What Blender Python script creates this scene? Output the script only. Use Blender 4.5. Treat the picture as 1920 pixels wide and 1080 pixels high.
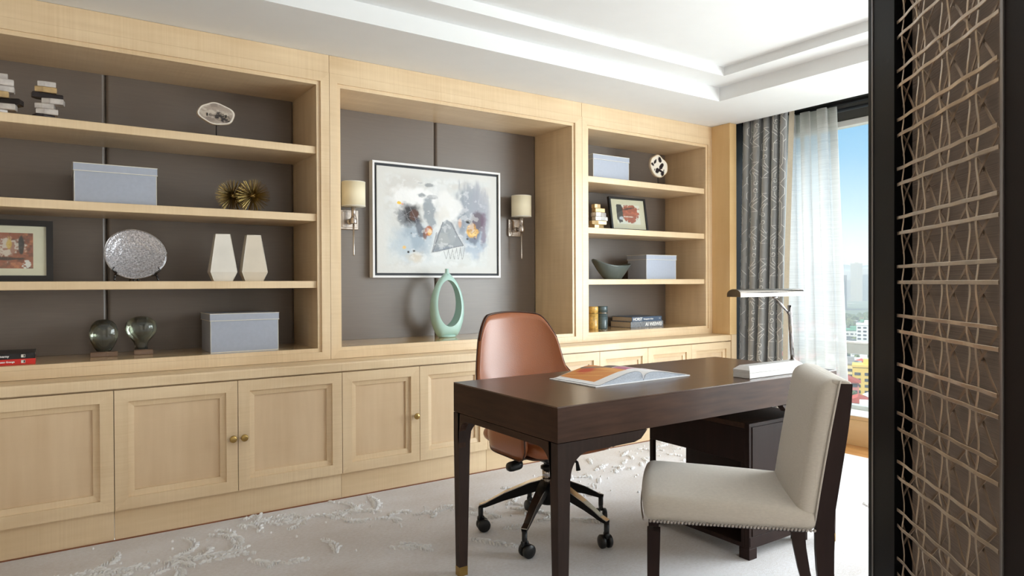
import bpy, math, random
import numpy as np
from mathutils import Vector, Matrix

for o in list(bpy.data.objects): bpy.data.objects.remove(o, do_unlink=True)
SC = bpy.context.scene
COL = SC.collection
R = math.radians
random.seed(7)

# ------------------------------------------------------------------ camera
YAW, PITCH, ROLL, FPX = R(34.098), R(0.432), R(0.249), 1275.64
CAMZ = 1.135
cam = bpy.data.cameras.new('camera'); camo = bpy.data.objects.new('camera', cam); COL.objects.link(camo)
fw = Vector((math.sin(YAW)*math.cos(PITCH), math.cos(YAW)*math.cos(PITCH), -math.sin(PITCH)))
rt = Vector((math.cos(YAW), -math.sin(YAW), 0)); dn = fw.cross(rt)
r2 = rt*math.cos(ROLL) + dn*math.sin(ROLL); d2 = dn*math.cos(ROLL) - rt*math.sin(ROLL)
mw = Matrix((( r2.x, -d2.x, -fw.x, 0), (r2.y, -d2.y, -fw.y, 0), (r2.z, -d2.z, -fw.z, CAMZ), (0, 0, 0, 1)))
camo.matrix_world = mw
cam.sensor_width = 36; cam.lens = FPX/1920*36; cam.clip_start = 0.05; cam.clip_end = 20000
SC.camera = camo

# ------------------------------------------------------------------ colour management, world, lights
SC.view_settings.view_transform = 'Standard'
try: SC.view_settings.look = 'None'
except Exception: pass
SC.view_settings.gamma = 1; SC.view_settings.use_curve_mapping = False
SC.view_settings.exposure = 0.0
cy = SC.cycles
cy.max_bounces = 10; cy.diffuse_bounces = 5; cy.glossy_bounces = 4; cy.transmission_bounces = 8; cy.transparent_max_bounces = 16; cy.volume_bounces = 2
cy.sample_clamp_indirect = 6; cy.caustics_reflective = False; cy.caustics_refractive = False

W = bpy.data.worlds.new('daylight'); SC.world = W; W.use_nodes = True
nt = W.node_tree; nt.nodes.clear()
geo = nt.nodes.new('ShaderNodeTexCoord'); sep = nt.nodes.new('ShaderNodeSeparateXYZ')
rmp = nt.nodes.new('ShaderNodeValToRGB'); bg = nt.nodes.new('ShaderNodeBackground'); wo = nt.nodes.new('ShaderNodeOutputWorld')
nt.links.new(geo.outputs['Generated'], sep.inputs[0]); nt.links.new(sep.outputs[2], rmp.inputs[0])
nt.links.new(rmp.outputs[0], bg.inputs[0]); nt.links.new(bg.outputs[0], wo.inputs[0])
cr = rmp.color_ramp
cr.elements[0].position = 0.0; cr.elements[0].color = (.90, .93, .95, 1)
cr.elements[1].position = 1.0; cr.elements[1].color = (.10, .24, .48, 1)
for p, c in ((.04, (.84, .90, .95, 1)), (.09, (.55, .74, .86, 1)), (.16, (.30, .56, .78, 1)), (.24, (.19, .46, .73, 1))):
    e = cr.elements.new(p); e.color = c
bg.inputs[1].default_value = 1.35

def area(name, loc, rot, sx, sy, energy, col=(1, 1, 1), spread=180):
    l = bpy.data.lights.new(name, 'AREA'); l.shape = 'RECTANGLE'; l.size = sx; l.size_y = sy; l.energy = energy; l.color = col
    l.spread = R(spread)
    o = bpy.data.objects.new(name, l); o.location = loc; o.rotation_euler = rot; COL.objects.link(o); return o
# area light for window daylight beyond the frame, then three added fills
area('window_daylight', (4.95, 0.15, 1.35), (0, R(90), 0), 2.1, 3.6, 320, (.93, .97, 1.0))
area('rear_fill_light', (0.9, -3.05, 1.5), (R(90), 0, 0), 3.6, 1.9, 11, (1.0, .87, .72))  # unseen fill light added behind the camera to lift the cabinets
area('floor_uplight_fill', (1.9, -1.7, .03), (R(180), 0, 0), 3.4, 2.2, 20, (1.0, .93, .86))  # upward fill light added near the floor to brighten the ceiling
area('left_fill_light', (-1.45, 0.6, 1.9), (0, R(-65), 0), 1.2, 2.2, 2.5, (1.0, .86, .70))  # added fill from the left; no lamp stands there
def aim(a, b):
    return (Vector(b)-Vector(a)).to_track_quat('-Z', 'Y').to_euler()
area('sheer_fill_light', (8.5, 2.2, 5.6), aim((8.5, 2.2, 5.6), (4.6, 2.4, 1.1)), 6.0, 4.0, 680, (1.0, .97, .92))  # area light added outside to brighten the sheer and drape
sun = bpy.data.lights.new('sun', 'SUN'); sun.energy = 8.0; sun.angle = R(1.5); sun.color = (1, .95, .87)
suno = bpy.data.objects.new('sun', sun); suno.rotation_euler = (R(42), R(0), R(-110)); COL.objects.link(suno)

# ------------------------------------------------------------------ geometry helpers
class G:
    def __init__(s): s.v = []; s.f = []; s.sm = []
    def add(s, vs, fs, smooth=False, M=None):
        n = len(s.v)
        if M is not None: vs = [tuple(M @ Vector(p)) for p in vs]
        s.v += [tuple(p) for p in vs]; s.f += [tuple(i+n for i in f) for f in fs]; s.sm += [smooth]*len(fs)
        return s
    def box(s, x0, x1, y0, y1, z0, z1, b=.0015, M=None):
        c = ((x0+x1)/2, (y0+y1)/2, (z0+z1)/2); h = (abs(x1-x0)/2, abs(y1-y0)/2, abs(z1-z0)/2)
        b = min(b, min(h)*.45)
        if b <= 0:
            vs = [(c[0]+sx*h[0], c[1]+sy*h[1], c[2]+sz*h[2]) for sx in (-1, 1) for sy in (-1, 1) for sz in (-1, 1)]
            return s.add(vs, [(0,1,3,2),(4,6,7,5),(0,4,5,1),(2,3,7,6),(0,2,6,4),(1,5,7,3)], False, M)
        vs = []; idx = {}
        for sx in (-1, 1):
            for sy in (-1, 1):
                for sz in (-1, 1):
                    sg = (sx, sy, sz)
                    for a in range(3):
                        idx[(sg, a)] = len(vs)
                        vs.append(tuple(c[k]+sg[k]*(h[k] if k == a else h[k]-b) for k in range(3)))
        fs = []
        for a in range(3):
            p, q = [k for k in range(3) if k != a]
            for sa in (-1, 1):
                def sgn(sp, sq):
                    t = [0, 0, 0]; t[a] = sa; t[p] = sp; t[q] = sq; return tuple(t)
                f = [idx[(sgn(*w), a)] for w in ((-1,-1),(1,-1),(1,1),(-1,1))]
                fs.append(f if (sa > 0) == (a != 1) else f[::-1])
            for sp in (-1, 1):
                for sq in (-1, 1):
                    t0 = [0,0,0]; t0[a] = -1; t0[p] = sp; t0[q] = sq; t1 = list(t0); t1[a] = 1
                    t0 = tuple(t0); t1 = tuple(t1)
                    fs.append([idx[(t0, p)], idx[(t1, p)], idx[(t1, q)], idx[(t0, q)]])
        for sx in (-1, 1):
            for sy in (-1, 1):
                for sz in (-1, 1):
                    sg = (sx, sy, sz); fs.append([idx[(sg, 0)], idx[(sg, 1)], idx[(sg, 2)]])
        return s.add(vs, fs, False, M)
    def lathe(s, prof, n=24, M=None, smooth=True):
        vs = []; fs = []
        for r, z in prof:
            for i in range(n):
                a = 2*math.pi*i/n; vs.append((r*math.cos(a), r*math.sin(a), z))
        for j in range(len(prof)-1):
            for i in range(n):
                k = (i+1) % n; fs.append((j*n+i, j*n+k, (j+1)*n+k, (j+1)*n+i))
        if prof[0][0] > 1e-5: fs.append(tuple(range(n))[::-1])
        if prof[-1][0] > 1e-5: fs.append(tuple(range((len(prof)-1)*n, len(prof)*n)))
        return s.add(vs, fs, smooth, M)
    def cyl(s, p0, p1, r, r1=None, n=16, smooth=True):
        p0 = Vector(p0); p1 = Vector(p1); d = p1-p0; q = d.to_track_quat('Z', 'Y').to_matrix().to_4x4()
        return s.lathe([(r, 0), (r if r1 is None else r1, d.length)], n, Matrix.Translation(p0) @ q, smooth)
    def tube(s, pts, r, n=8, cap=True):
        pts = [Vector(p) for p in pts]; m = len(pts); vs = []; fs = []
        rr = r if isinstance(r, (list, tuple)) else [r]*m
        up = Vector((0, 0, 1)); prev = None
        for i, p in enumerate(pts):
            t = (pts[min(i+1, m-1)]-pts[max(i-1, 0)]).normalized()
            if prev is None:
                a = t.cross(up)
                if a.length < .1: a = t.cross(Vector((1, 0, 0)))
            else: a = prev - t*prev.dot(t)
            a.normalize(); prev = a; b = t.cross(a)
            for k in range(n):
                an = 2*math.pi*k/n; vs.append(p + (a*math.cos(an)+b*math.sin(an))*rr[i])
        for i in range(m-1):
            for k in range(n):
                l = (k+1) % n; fs.append((i*n+k, i*n+l, (i+1)*n+l, (i+1)*n+k))
        if cap: fs.append(tuple(range(n))[::-1]); fs.append(tuple(range((m-1)*n, m*n)))
        return s.add(vs, fs, True)
    def prism(s, poly, axis, a, b, smooth=False, M=None):
        """poly: 2D outline in the two other axes, extruded along axis from a to b"""
        def mk(p, t): 
            if axis == 0: return (t, p[0], p[1])
            if axis == 1: return (p[0], t, p[1])
            return (p[0], p[1], t)
        n = len(poly); vs = [mk(p, a) for p in poly]+[mk(p, b) for p in poly]
        fs = [tuple(range(n))[::-1], tuple(range(n, 2*n))]+[(i, (i+1) % n, n+(i+1) % n, n+i) for i in range(n)]
        return s.add(vs, fs, smooth, M)
    def ring(s, outer, inner, axis, a, b, M=None):
        """frame between two outlines with the same point count, extruded along axis"""
        def mk(p, t):
            if axis == 0: return (t, p[0], p[1])
            if axis == 1: return (p[0], t, p[1])
            return (p[0], p[1], t)
        n = len(outer); vs = [mk(p, a) for p in outer]+[mk(p, a) for p in inner]+[mk(p, b) for p in outer]+[mk(p, b) for p in inner]
        fs = []
        for i in range(n):
            j = (i+1) % n
            fs += [(i, j, n+j, n+i), (2*n+i, 3*n+i, 3*n+j, 2*n+j), (i, 2*n+i, 2*n+j, j), (n+i, n+j, 3*n+j, 3*n+i)]
        return s.add(vs, fs, False, M)
    def grid(s, fn, nu, nv, smooth=True, wrapu=False, M=None):
        vs = [fn(i/(nu if wrapu else nu-1), j/(nv-1)) for j in range(nv) for i in range(nu)]
        fs = []
        for j in range(nv-1):
            for i in range(nu if wrapu else nu-1):
                k = (i+1) % nu; fs.append((j*nu+i, j*nu+k, (j+1)*nu+k, (j+1)*nu+i))
        return s.add(vs, fs, smooth, M)
    def soft(s, x0, x1, y0, y1, z0, z1, r, n=9, fn=None, M=None):
        """rounded cushion-like box, optionally deformed by fn"""
        c = Vector(((x0+x1)/2, (y0+y1)/2, (z0+z1)/2)); h = Vector(((x1-x0)/2, (y1-y0)/2, (z1-z0)/2))
        r = r if isinstance(r, (tuple, list)) else (r, r, r)
        def ax(hh, rr):
            t = []
            k = max(3, n//2)
            for i in range(k): t.append(-hh+rr*(1-math.cos(i/(k-1)*math.pi/2)) if rr > 0 else -hh)
            m = n
            inner = [(-hh+rr)+(2*(hh-rr))*i/(m+1) for i in range(1, m+1)]
            return t+inner+[-q for q in t[::-1]]
        A = [ax(h[k], min(r[k], h[k]*.98)) for k in range(3)]
        for a in range(3):
            p, q = [k for k in range(3) if k != a]
            for sa in (-1, 1):
                vs = []
                for uu in A[p]:
                    for vv in A[q]:
                        P = Vector((0, 0, 0)); P[a] = sa*h[a]; P[p] = uu; P[q] = vv
                        core = Vector([max(-(h[k]-r[k]), min(h[k]-r[k], P[k])) for k in range(3)])
                        d = Vector([(P[k]-core[k])/max(r[k], 1e-6) for k in range(3)])
                        if d.length > 1e-6:
                            d = d/d.length
                            P = core+Vector([d[k]*r[k] for k in range(3)])
                        P = P+c
                        if fn: P = Vector(fn(P))
                        vs.append(P)
                nu = len(A[p]); nv = len(A[q])
                fs = [(i*nv+j, (i+1)*nv+j, (i+1)*nv+j+1, i*nv+j+1) for i in range(nu-1) for j in range(nv-1)]
                if (sa > 0) == (a == 1): fs = [f[::-1] for f in fs]
                s.add(vs, fs, True, M)
        return s

def rootof(o):
    while o.parent: o = o.parent
    return o
def thing(name, label, cat, loc=(0, 0, 0), rz=0, group=None):
    o = bpy.data.objects.new(name, None); o.empty_display_size = .05; COL.objects.link(o)
    o.location = loc; o.rotation_euler = (0, 0, rz); tag(o, label, cat, group); return o
def tag(o, label, cat, group=None):
    o['label'] = label; o['category'] = cat
    if group: o['group'] = group
    return o
def obj(name, g, m, parent=None, world=None, loc=None, merge=False, weld=True):
    """one mesh object. Unrotated parents: geometry is given in world coordinates and shifted to the root's base."""
    off = Vector((0, 0, 0))
    if parent is not None:
        r = rootof(parent)
        w = (abs(r.rotation_euler.z) < 1e-9) if world is None else world
        if w: off = Vector(r.location)
    elif loc is not None: off = Vector(loc)
    me = bpy.data.meshes.new(name)
    me.from_pydata([(p[0]-off.x, p[1]-off.y, p[2]-off.z) for p in g.v], [], g.f)
    me.polygons.foreach_set('use_smooth', g.sm)
    import bmesh
    bm = bmesh.new(); bm.from_mesh(me)
    if weld: bmesh.ops.remove_doubles(bm, verts=bm.verts, dist=1e-5)
    bmesh.ops.recalc_face_normals(bm, faces=bm.faces)
    bm.to_mesh(me); bm.free()
    if m: me.materials.append(m)
    o = bpy.data.objects.new(name, me); COL.objects.link(o)
    if parent is not None: o.parent = parent
    elif loc is not None: o.location = loc
    return o
def struct(name, g, m, parent=None):
    o = obj(name, g, m, parent)
    if parent is None: o['kind'] = 'structure'
    return o
def copy_tree(o, parent=None):
    c = o.copy(); COL.objects.link(c); c.parent = parent
    for ch in list(o.children): copy_tree(ch, c)
    return c
def arc(cx, cy_, r, a0, a1, n=8):
    return [(cx+r*math.cos(R(a0+(a1-a0)*i/n)), cy_+r*math.sin(R(a0+(a1-a0)*i/n))) for i in range(n+1)]
def rrect(x0, x1, y0, y1, r, n=5):
    return arc(x1-r, y1-r, r, 0, 90, n)+arc(x0+r, y1-r, r, 90, 180, n)+arc(x0+r, y0+r, r, 180, 270, n)+arc(x1-r, y0+r, r, 270, 360, n)

# ------------------------------------------------------------------ materials
MC = {}
def lin(c): return tuple(((x/255)/12.92 if x/255 <= .04045 else ((x/255+.055)/1.055)**2.4) for x in c)
def mat(name, rgb, rough=.5, metal=0, var=.06, scale=8, stretch=(1, 1, 1), bump=0, bscale=None, coat=0, sheen=0, spec=.5, trans=0, ior=1.45, coatr=.1, detail=3):
    if name in MC: return MC[name]
    m = bpy.data.materials.new(name); m.use_nodes = True; n = m.node_tree; b = n.nodes['Principled BSDF']
    c = lin(rgb)
    tc = n.nodes.new('ShaderNodeTexCoord'); mp = n.nodes.new('ShaderNodeMapping'); mp.inputs['Scale'].default_value = stretch
    no = n.nodes.new('ShaderNodeTexNoise'); no.inputs['Scale'].default_value = scale; no.inputs['Detail'].default_value = detail
    rp = n.nodes.new('ShaderNodeValToRGB')
    rp.color_ramp.elements[0].position = .3; rp.color_ramp.elements[1].position = .7
    rp.color_ramp.elements[0].color = tuple(x*(1-var) for x in c)+(1,); rp.color_ramp.elements[1].color = tuple(min(1, x*(1+var)) for x in c)+(1,)
    n.links.new(tc.outputs['Object'], mp.inputs[0]); n.links.new(mp.outputs[0], no.inputs['Vector'])
    n.links.new(no.outputs[0], rp.inputs[0]); n.links.new(rp.outputs[0], b.inputs['Base Color'])
    b.inputs['Roughness'].default_value = rough; b.inputs['Metallic'].default_value = metal
    b.inputs['Coat Weight'].default_value = coat; b.inputs['Coat Roughness'].default_value = coatr
    b.inputs['Sheen Weight'].default_value = sheen; b.inputs['Specular IOR Level'].default_value = spec
    b.inputs['Transmission Weight'].default_value = trans; b.inputs['IOR'].default_value = ior
    if bump:
        bp = n.nodes.new('ShaderNodeBump'); bp.inputs['Strength'].default_value = bump; bp.inputs['Distance'].default_value = .002
        if bscale:
            n2 = n.nodes.new('ShaderNodeTexNoise'); n2.inputs['Scale'].default_value = bscale; n2.inputs['Detail'].default_value = 2
            n.links.new(mp.outputs[0], n2.inputs['Vector']); n.links.new(n2.outputs[0], bp.inputs['Height'])
        else: n.links.new(no.outputs[0], bp.inputs['Height'])
        n.links.new(bp.outputs[0], b.inputs['Normal'])
    MC[name] = m; return m

def wood(name, dark, light, grain='x', rough=.35, coat=.15, fig=.10, gscale=1.0, figs=130, spec=.5):
    """figured veneer: soft mottling, long grain lines and fine cross-figure"""
    if name in MC: return MC[name]
    m = bpy.data.materials.new(name); m.use_nodes = True; n = m.node_tree; b = n.nodes['Principled BSDF']
    tc = n.nodes.new('ShaderNodeTexCoord')
    def noise(sc, st, det=3):
        mp = n.nodes.new('ShaderNodeMapping'); mp.inputs['Scale'].default_value = st
        no = n.nodes.new('ShaderNodeTexNoise'); no.inputs['Scale'].default_value = sc; no.inputs['Detail'].default_value = det
        n.links.new(tc.outputs['Object'], mp.inputs[0]); n.links.new(mp.outputs[0], no.inputs['Vector']); return no
    ax = 'xyz'.index(grain)
    st1 = [9*gscale]*3; st1[ax] = .9*gscale
    a = noise(2.2, st1, 5); c = noise(2.6, (1, 1, 1), 3)
    st3 = [3.0]*3; st3[ax] = figs
    f = noise(1.0, st3, 1)
    rp = n.nodes.new('ShaderNodeValToRGB'); e = rp.color_ramp.elements
    e[0].position = .25; e[0].color = lin(dark)+(1,); e[1].position = .75; e[1].color = lin(light)+(1,)
    def mth(op, x, y):
        q = n.nodes.new('ShaderNodeMath'); q.operation = op
        for i, t in enumerate((x, y)):
            if isinstance(t, (int, float)): q.inputs[i].default_value = t
            else: n.links.new(t, q.inputs[i])
        return q.outputs[0]
    v = mth('ADD', mth('MULTIPLY', a.outputs[0], .45), mth('MULTIPLY', c.outputs[0], .55))
    v = mth('ADD', v, mth('MULTIPLY', mth('MULTIPLY', mth('SUBTRACT', f.outputs[0], .5), fig*6), mth('SUBTRACT', noise(1.7, (2, 2, 2), 2).outputs[0], .22)))
    n.links.new(v, rp.inputs[0]); n.links.new(rp.outputs[0], b.inputs['Base Color'])
    b.inputs['Roughness'].default_value = rough; b.inputs['Coat Weight'].default_value = coat; b.inputs['Coat Roughness'].default_value = .12; b.inputs['Specular IOR Level'].default_value = spec
    MC[name] = m; return m

MX = wood('maple_grain_x', (207, 178, 139), (235, 211, 175), 'x')
MZ = wood('maple_grain_z', (207, 178, 139), (235, 211, 175), 'z')
MP = wood('maple_panel', (203, 173, 137), (228, 202, 167), 'z', fig=.03)
MS = wood('maple_polished', (204, 168, 118), (228, 198, 150), 'x', rough=.16, coat=.5, fig=.02)
WX = wood('wenge_grain_x', (38, 24, 18), (86, 60, 46), 'x', rough=.5, coat=0, spec=.16, fig=.0, gscale=3.2)
WY = wood('wenge_grain_y', (33, 21, 15), (72, 49, 37), 'y', rough=.5, coat=0, spec=.16, fig=.0, gscale=3.2)
WZ = wood('wenge_grain_z', (30, 20, 17), (60, 43, 36), 'z', rough=.48, coat=.0, spec=.2, fig=.0, gscale=3.2)
WT = wood('wenge_top', (58, 39, 29), (90, 64, 49), 'x', rough=.30, coat=.2, fig=.0, gscale=3.2)  # lighter copy for the desk top; its gloss reflection is put into the colour
WD = wood('espresso_wood', (30, 19, 17), (48, 33, 29), 'z', rough=.45, coat=.0, spec=.14, fig=.0, gscale=2)
PLASTER = mat('white_ceiling_paint', (228, 229, 229), .85, var=.01)
WALLM = mat('pale_wall_paint', (214, 205, 192), .8, var=.03)
BRASS = mat('aged_brass', (176, 148, 92), .28, 1, var=.12, scale=20)
BRONZE = mat('antique_bronze', (120, 100, 84), .32, 1, var=.12, scale=20)
NICKEL = mat('brushed_nickel', (190, 180, 172), .25, 1, var=.08, scale=30)
CHROME = mat('polished_chrome', (165, 162, 162), .07, 1, var=.02)
BLACKP = mat('black_plastic', (20, 20, 22), .38, var=.1)
BLACKM = mat('black_metal', (22, 20, 20), .4, .6, var=.1)
WHITEF = mat('white_lacquer', (232, 232, 234), .35, var=.02)
LEATHER = mat('tan_leather', (150, 85, 46), .30, var=.08, scale=5, bump=.25, bscale=260, spec=.6, coat=.12, coatr=.3)
PIPING = mat('dark_leather_piping', (70, 42, 28), .5, var=.1)
LINEN = mat('oatmeal_linen', (190, 181, 169), .85, var=.05, scale=90, stretch=(1, 1, 3), bump=.5, bscale=500, sheen=.3)
BOXM = mat('silver_blue_box_paper', (166, 172, 186), .45, var=.03, scale=60, metal=.15)
TRIMC = mat('cream_edging', (226, 222, 210), .5, var=.04)
PAGES = mat('book_page_edges', (214, 200, 178), .8, var=.1, scale=60, stretch=(1, 1, 30))

def attr_mat(name, rough=.6, coat=0, metal=0, bump=0, spec=.5):
    m = bpy.data.materials.new(name); m.use_nodes = True; n = m.node_tree; b = n.nodes['Principled BSDF']
    a = n.nodes.new('ShaderNodeAttribute'); a.attribute_name = 'Col'
    n.links.new(a.outputs['Color'], b.inputs['Base Color'])
    b.inputs['Roughness'].default_value = rough; b.inputs['Coat Weight'].default_value = coat; b.inputs['Metallic'].default_value = metal
    b.inputs['Specular IOR Level'].default_value = spec
    if bump:
        no = n.nodes.new('ShaderNodeTexNoise'); no.inputs['Scale'].default_value = 45; bp = n.nodes.new('ShaderNodeBump')
        bp.inputs['Strength'].default_value = bump; bp.inputs['Distance'].default_value = .003
        tc = n.nodes.new('ShaderNodeTexCoord'); n.links.new(tc.outputs['Object'], no.inputs['Vector'])
        n.links.new(no.outputs[0], bp.inputs['Height']); n.links.new(bp.outputs[0], b.inputs['Normal'])
    return m

# numpy value noise for painted surfaces
_rng = np.random.RandomState(3); _tab = _rng.rand(256, 256)
def vn(x, y, s=0):
    x = np.asarray(x, float)+s*17.3; y = np.asarray(y, float)+s*9.1
    xi = np.floor(x).astype(int); yi = np.floor(y).astype(int); fx = x-xi; fy = y-yi
    fx = fx*fx*(3-2*fx); fy = fy*fy*(3-2*fy)
    t = lambda a, b: _tab[a % 256, b % 256]
    return (t(xi, yi)*(1-fx)+t(xi+1, yi)*fx)*(1-fy)+(t(xi, yi+1)*(1-fx)+t(xi+1, yi+1)*fx)*fy
def fbm(x, y, s=0, o=4):
    r = 0; a = .5; t = 0
    for k in range(o): r = r+a*vn(x*2**k, y*2**k, s+k); t += a; a *= .55
    return r/t
def sstep(a, b, x):
    t = np.clip((x-a)/(b-a), 0, 1); return t*t*(3-2*t)
class Paint:
    """colour field over the unit square, later stored per vertex of a real flat panel"""
    def __init__(s, nu, nv, base, asp=1.0):
        s.nu, s.nv = nu, nv
        u, v = np.meshgrid(np.linspace(0, 1, nu), np.linspace(0, 1, nv)); s.u = u; s.v = v; s.asp = asp
        s.c = np.ones((nv, nu, 3))*np.array(lin(base))
    def mix(s, rgb, m):
        m = np.clip(m, 0, 1)[..., None]; s.c = s.c*(1-m)+np.array(lin(rgb))*m
    def blob(s, x, y, rx, ry, rgb, op=1, edge=.35, rough=.35, fr=9, seed=0, ang=0, streak=None):
        du = (s.u-x)*s.asp; dv = s.v-y; a = math.radians(ang)
        p = (du*math.cos(a)+dv*math.sin(a))/(rx*s.asp); q = (-du*math.sin(a)+dv*math.cos(a))/ry
        f = fr if streak is None else 1
        nz = fbm(s.u*fr*s.asp, s.v*fr, seed) if streak is None else fbm(s.u*streak[0], s.v*streak[1], seed)
        d = np.sqrt(p*p+q*q)+(nz-.5)*2*rough
        s.mix(rgb, op*(1-sstep(1-edge, 1+edge*.3, d)))
    def tri(s, pts, rgb, op=1, edge=.02, rough=.02, seed=0):
        n = len(pts); d = np.ones_like(s.u)*9
        nz = (fbm(s.u*14, s.v*14, seed)-.5)*2*rough
        for i in range(n):
            (x0, y0), (x1, y1) = pts[i], pts[(i+1) % n]; L = math.hypot(x1-x0, y1-y0)
            d = np.minimum(d, ((x1-x0)*(s.v-y0)-(y1-y0)*(s.u-x0))/L)
        s.mix(rgb, op*sstep(-edge, edge, d+nz))
    def line(s, x0, y0, x1, y1, w, rgb, op=1, wob=.01, seed=0):
        L = math.hypot(x1-x0, y1-y0); t = ((s.u-x0)*(x1-x0)+(s.v-y0)*(y1-y0))/L/L
        d = np.abs(((x1-x0)*(s.v-y0)-(y1-y0)*(s.u-x0))/L+(fbm(s.u*12, s.v*12, seed)-.5)*2*wob)
        s.mix(rgb, op*(1-sstep(w*.5, w, d))*(t > 0)*(t < 1))
def painted(name, P, fn, m, parent, world=None):
    """flat or curved panel fn(u,v)->xyz carrying the painted colours"""
    root = rootof(parent); w = (abs(root.rotation_euler.z) < 1e-9) if world is None else world
    off = Vector(root.location) if w else Vector((0, 0, 0))
    vs = [tuple(Vector(fn(i/(P.nu-1), j/(P.nv-1)))-off) for j in range(P.nv) for i in range(P.nu)]
    fs = [(j*P.nu+i, j*P.nu+i+1, (j+1)*P.nu+i+1, (j+1)*P.nu+i) for j in range(P.nv-1) for i in range(P.nu-1)]
    me = bpy.data.meshes.new(name); me.from_pydata(vs, [], fs)
    at = me.color_attributes.new('Col', 'FLOAT_COLOR', 'POINT')
    c = np.ones((P.nv*P.nu, 4)); c[:, :3] = P.c.reshape(-1, 3); at.data.foreach_set('color', c.ravel())
    me.polygons.foreach_set('use_smooth', [True]*len(fs)); me.materials.append(m)
    o = bpy.data.objects.new(name, me); COL.objects.link(o); o.parent = parent; return o

def text_part(name, body, size, m, parent, origin, xdir, updir, extrude=.0004, sx=1.0, bold=0, align='LEFT'):
    cu = bpy.data.curves.new(name, 'FONT'); cu.body = body; cu.size = size; cu.extrude = extrude; cu.align_x = align; cu.align_y = 'CENTER'
    cu.offset = bold; cu.resolution_u = 3
    t = bpy.data.objects.new(name, cu); COL.objects.link(t)
    dg = bpy.context.evaluated_depsgraph_get(); me = bpy.data.meshes.new_from_object(t.evaluated_get(dg))
    bpy.data.objects.remove(t, do_unlink=True)
    X = Vector(xdir).normalized(); U = Vector(updir).normalized(); N = X.cross(U)
    root = rootof(parent); off = Vector(root.location) if abs(root.rotation_euler.z) < 1e-9 else Vector((0, 0, 0))
    for v in me.vertices:
        v.co = Vector(origin)-off+X*v.co.x*sx+U*v.co.y+N*v.co.z
    me.materials.clear(); me.materials.append(m)
    o = bpy.data.objects.new(name, me); COL.objects.link(o); o.parent = parent; return o
# ------------------------------------------------------------------ room shell
ZC = 2.377
# carpet
def carpet_mat():
    m = bpy.data.materials.new('wool_carpet'); m.use_nodes = True; n = m.node_tree; b = n.nodes['Principled BSDF']
    tc = n.nodes.new('ShaderNodeTexCoord')
    def noise(sc, det, st=(1, 1, 1)):
        mp = n.nodes.new('ShaderNodeMapping'); mp.inputs['Scale'].default_value = st
        no = n.nodes.new('ShaderNodeTexNoise'); no.inputs['Scale'].default_value = sc; no.inputs['Detail'].default_value = det
        n.links.new(tc.outputs['Object'], mp.inputs[0]); n.links.new(mp.outputs[0], no.inputs['Vector']); return no
    a = noise(1.6, 5, (1, 1.6, 1)); f = noise(420, 2); g = noise(60, 3, (1, 2, 1))
    mx = n.nodes.new('ShaderNodeMath'); mx.operation = 'MULTIPLY_ADD'; mx.inputs[1].default_value = .35; n.links.new(g.outputs[0], mx.inputs[0])
    m2 = n.nodes.new('ShaderNodeMath'); m2.operation = 'MULTIPLY'; m2.inputs[1].default_value = .65; n.links.new(a.outputs[0], m2.inputs[0]); n.links.new(m2.outputs[0], mx.inputs[2])
    rp = n.nodes.new('ShaderNodeValToRGB'); e = rp.color_ramp.elements
    e[0].position = .36; e[0].color = lin((204, 196, 192))+(1,); e[1].position = .6; e[1].color = lin((228, 226, 229))+(1,)
    n.links.new(mx.outputs[0], rp.inputs[0]); n.links.new(rp.outputs[0], b.inputs['Base Color'])
    b.inputs['Roughness'].default_value = .95; b.inputs['Sheen Weight'].default_value = .3
    bp = n.nodes.new('ShaderNodeBump'); bp.inputs['Strength'].default_value = .8; bp.inputs['Distance'].default_value = .004
    n.links.new(f.outputs[0], bp.inputs['Height']); n.links.new(bp.outputs[0], b.inputs['Normal'])
    return m
CARPET = carpet_mat()
g = G().box(-1.6, 4.33, -3.2, 3.476, -.03, 0, 0); floor = struct('floor', g, CARPET)
OAK = wood('oak_floorboards', (150, 100, 52), (190, 138, 82), 'y', rough=.3, coat=.3, fig=0)
g = G()
for i in range(6): g.box(4.33+i*.09, 4.33+(i+1)*.09-.001, -3.2, 4.2, -.03, -.004, .001)
wf = struct('floor_boards', G().box(4.33, 4.42, -3.2, 4.2, -.03, -.003, .001), OAK); wf['kind'] = 'structure'; wf.name = 'trim_2'
for i in range(1, 6):
    struct('floor_board', G().box(4.33+i*.09+.0012, 4.33+(i+1)*.09, -3.2, 4.2, -.03, -.003, .001), OAK, wf)
# red-brown strip between carpet and plinth
COPPER = wood('red_oak_strip', (110, 62, 36), (150, 92, 58), 'x', rough=.5, fig=0)

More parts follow.
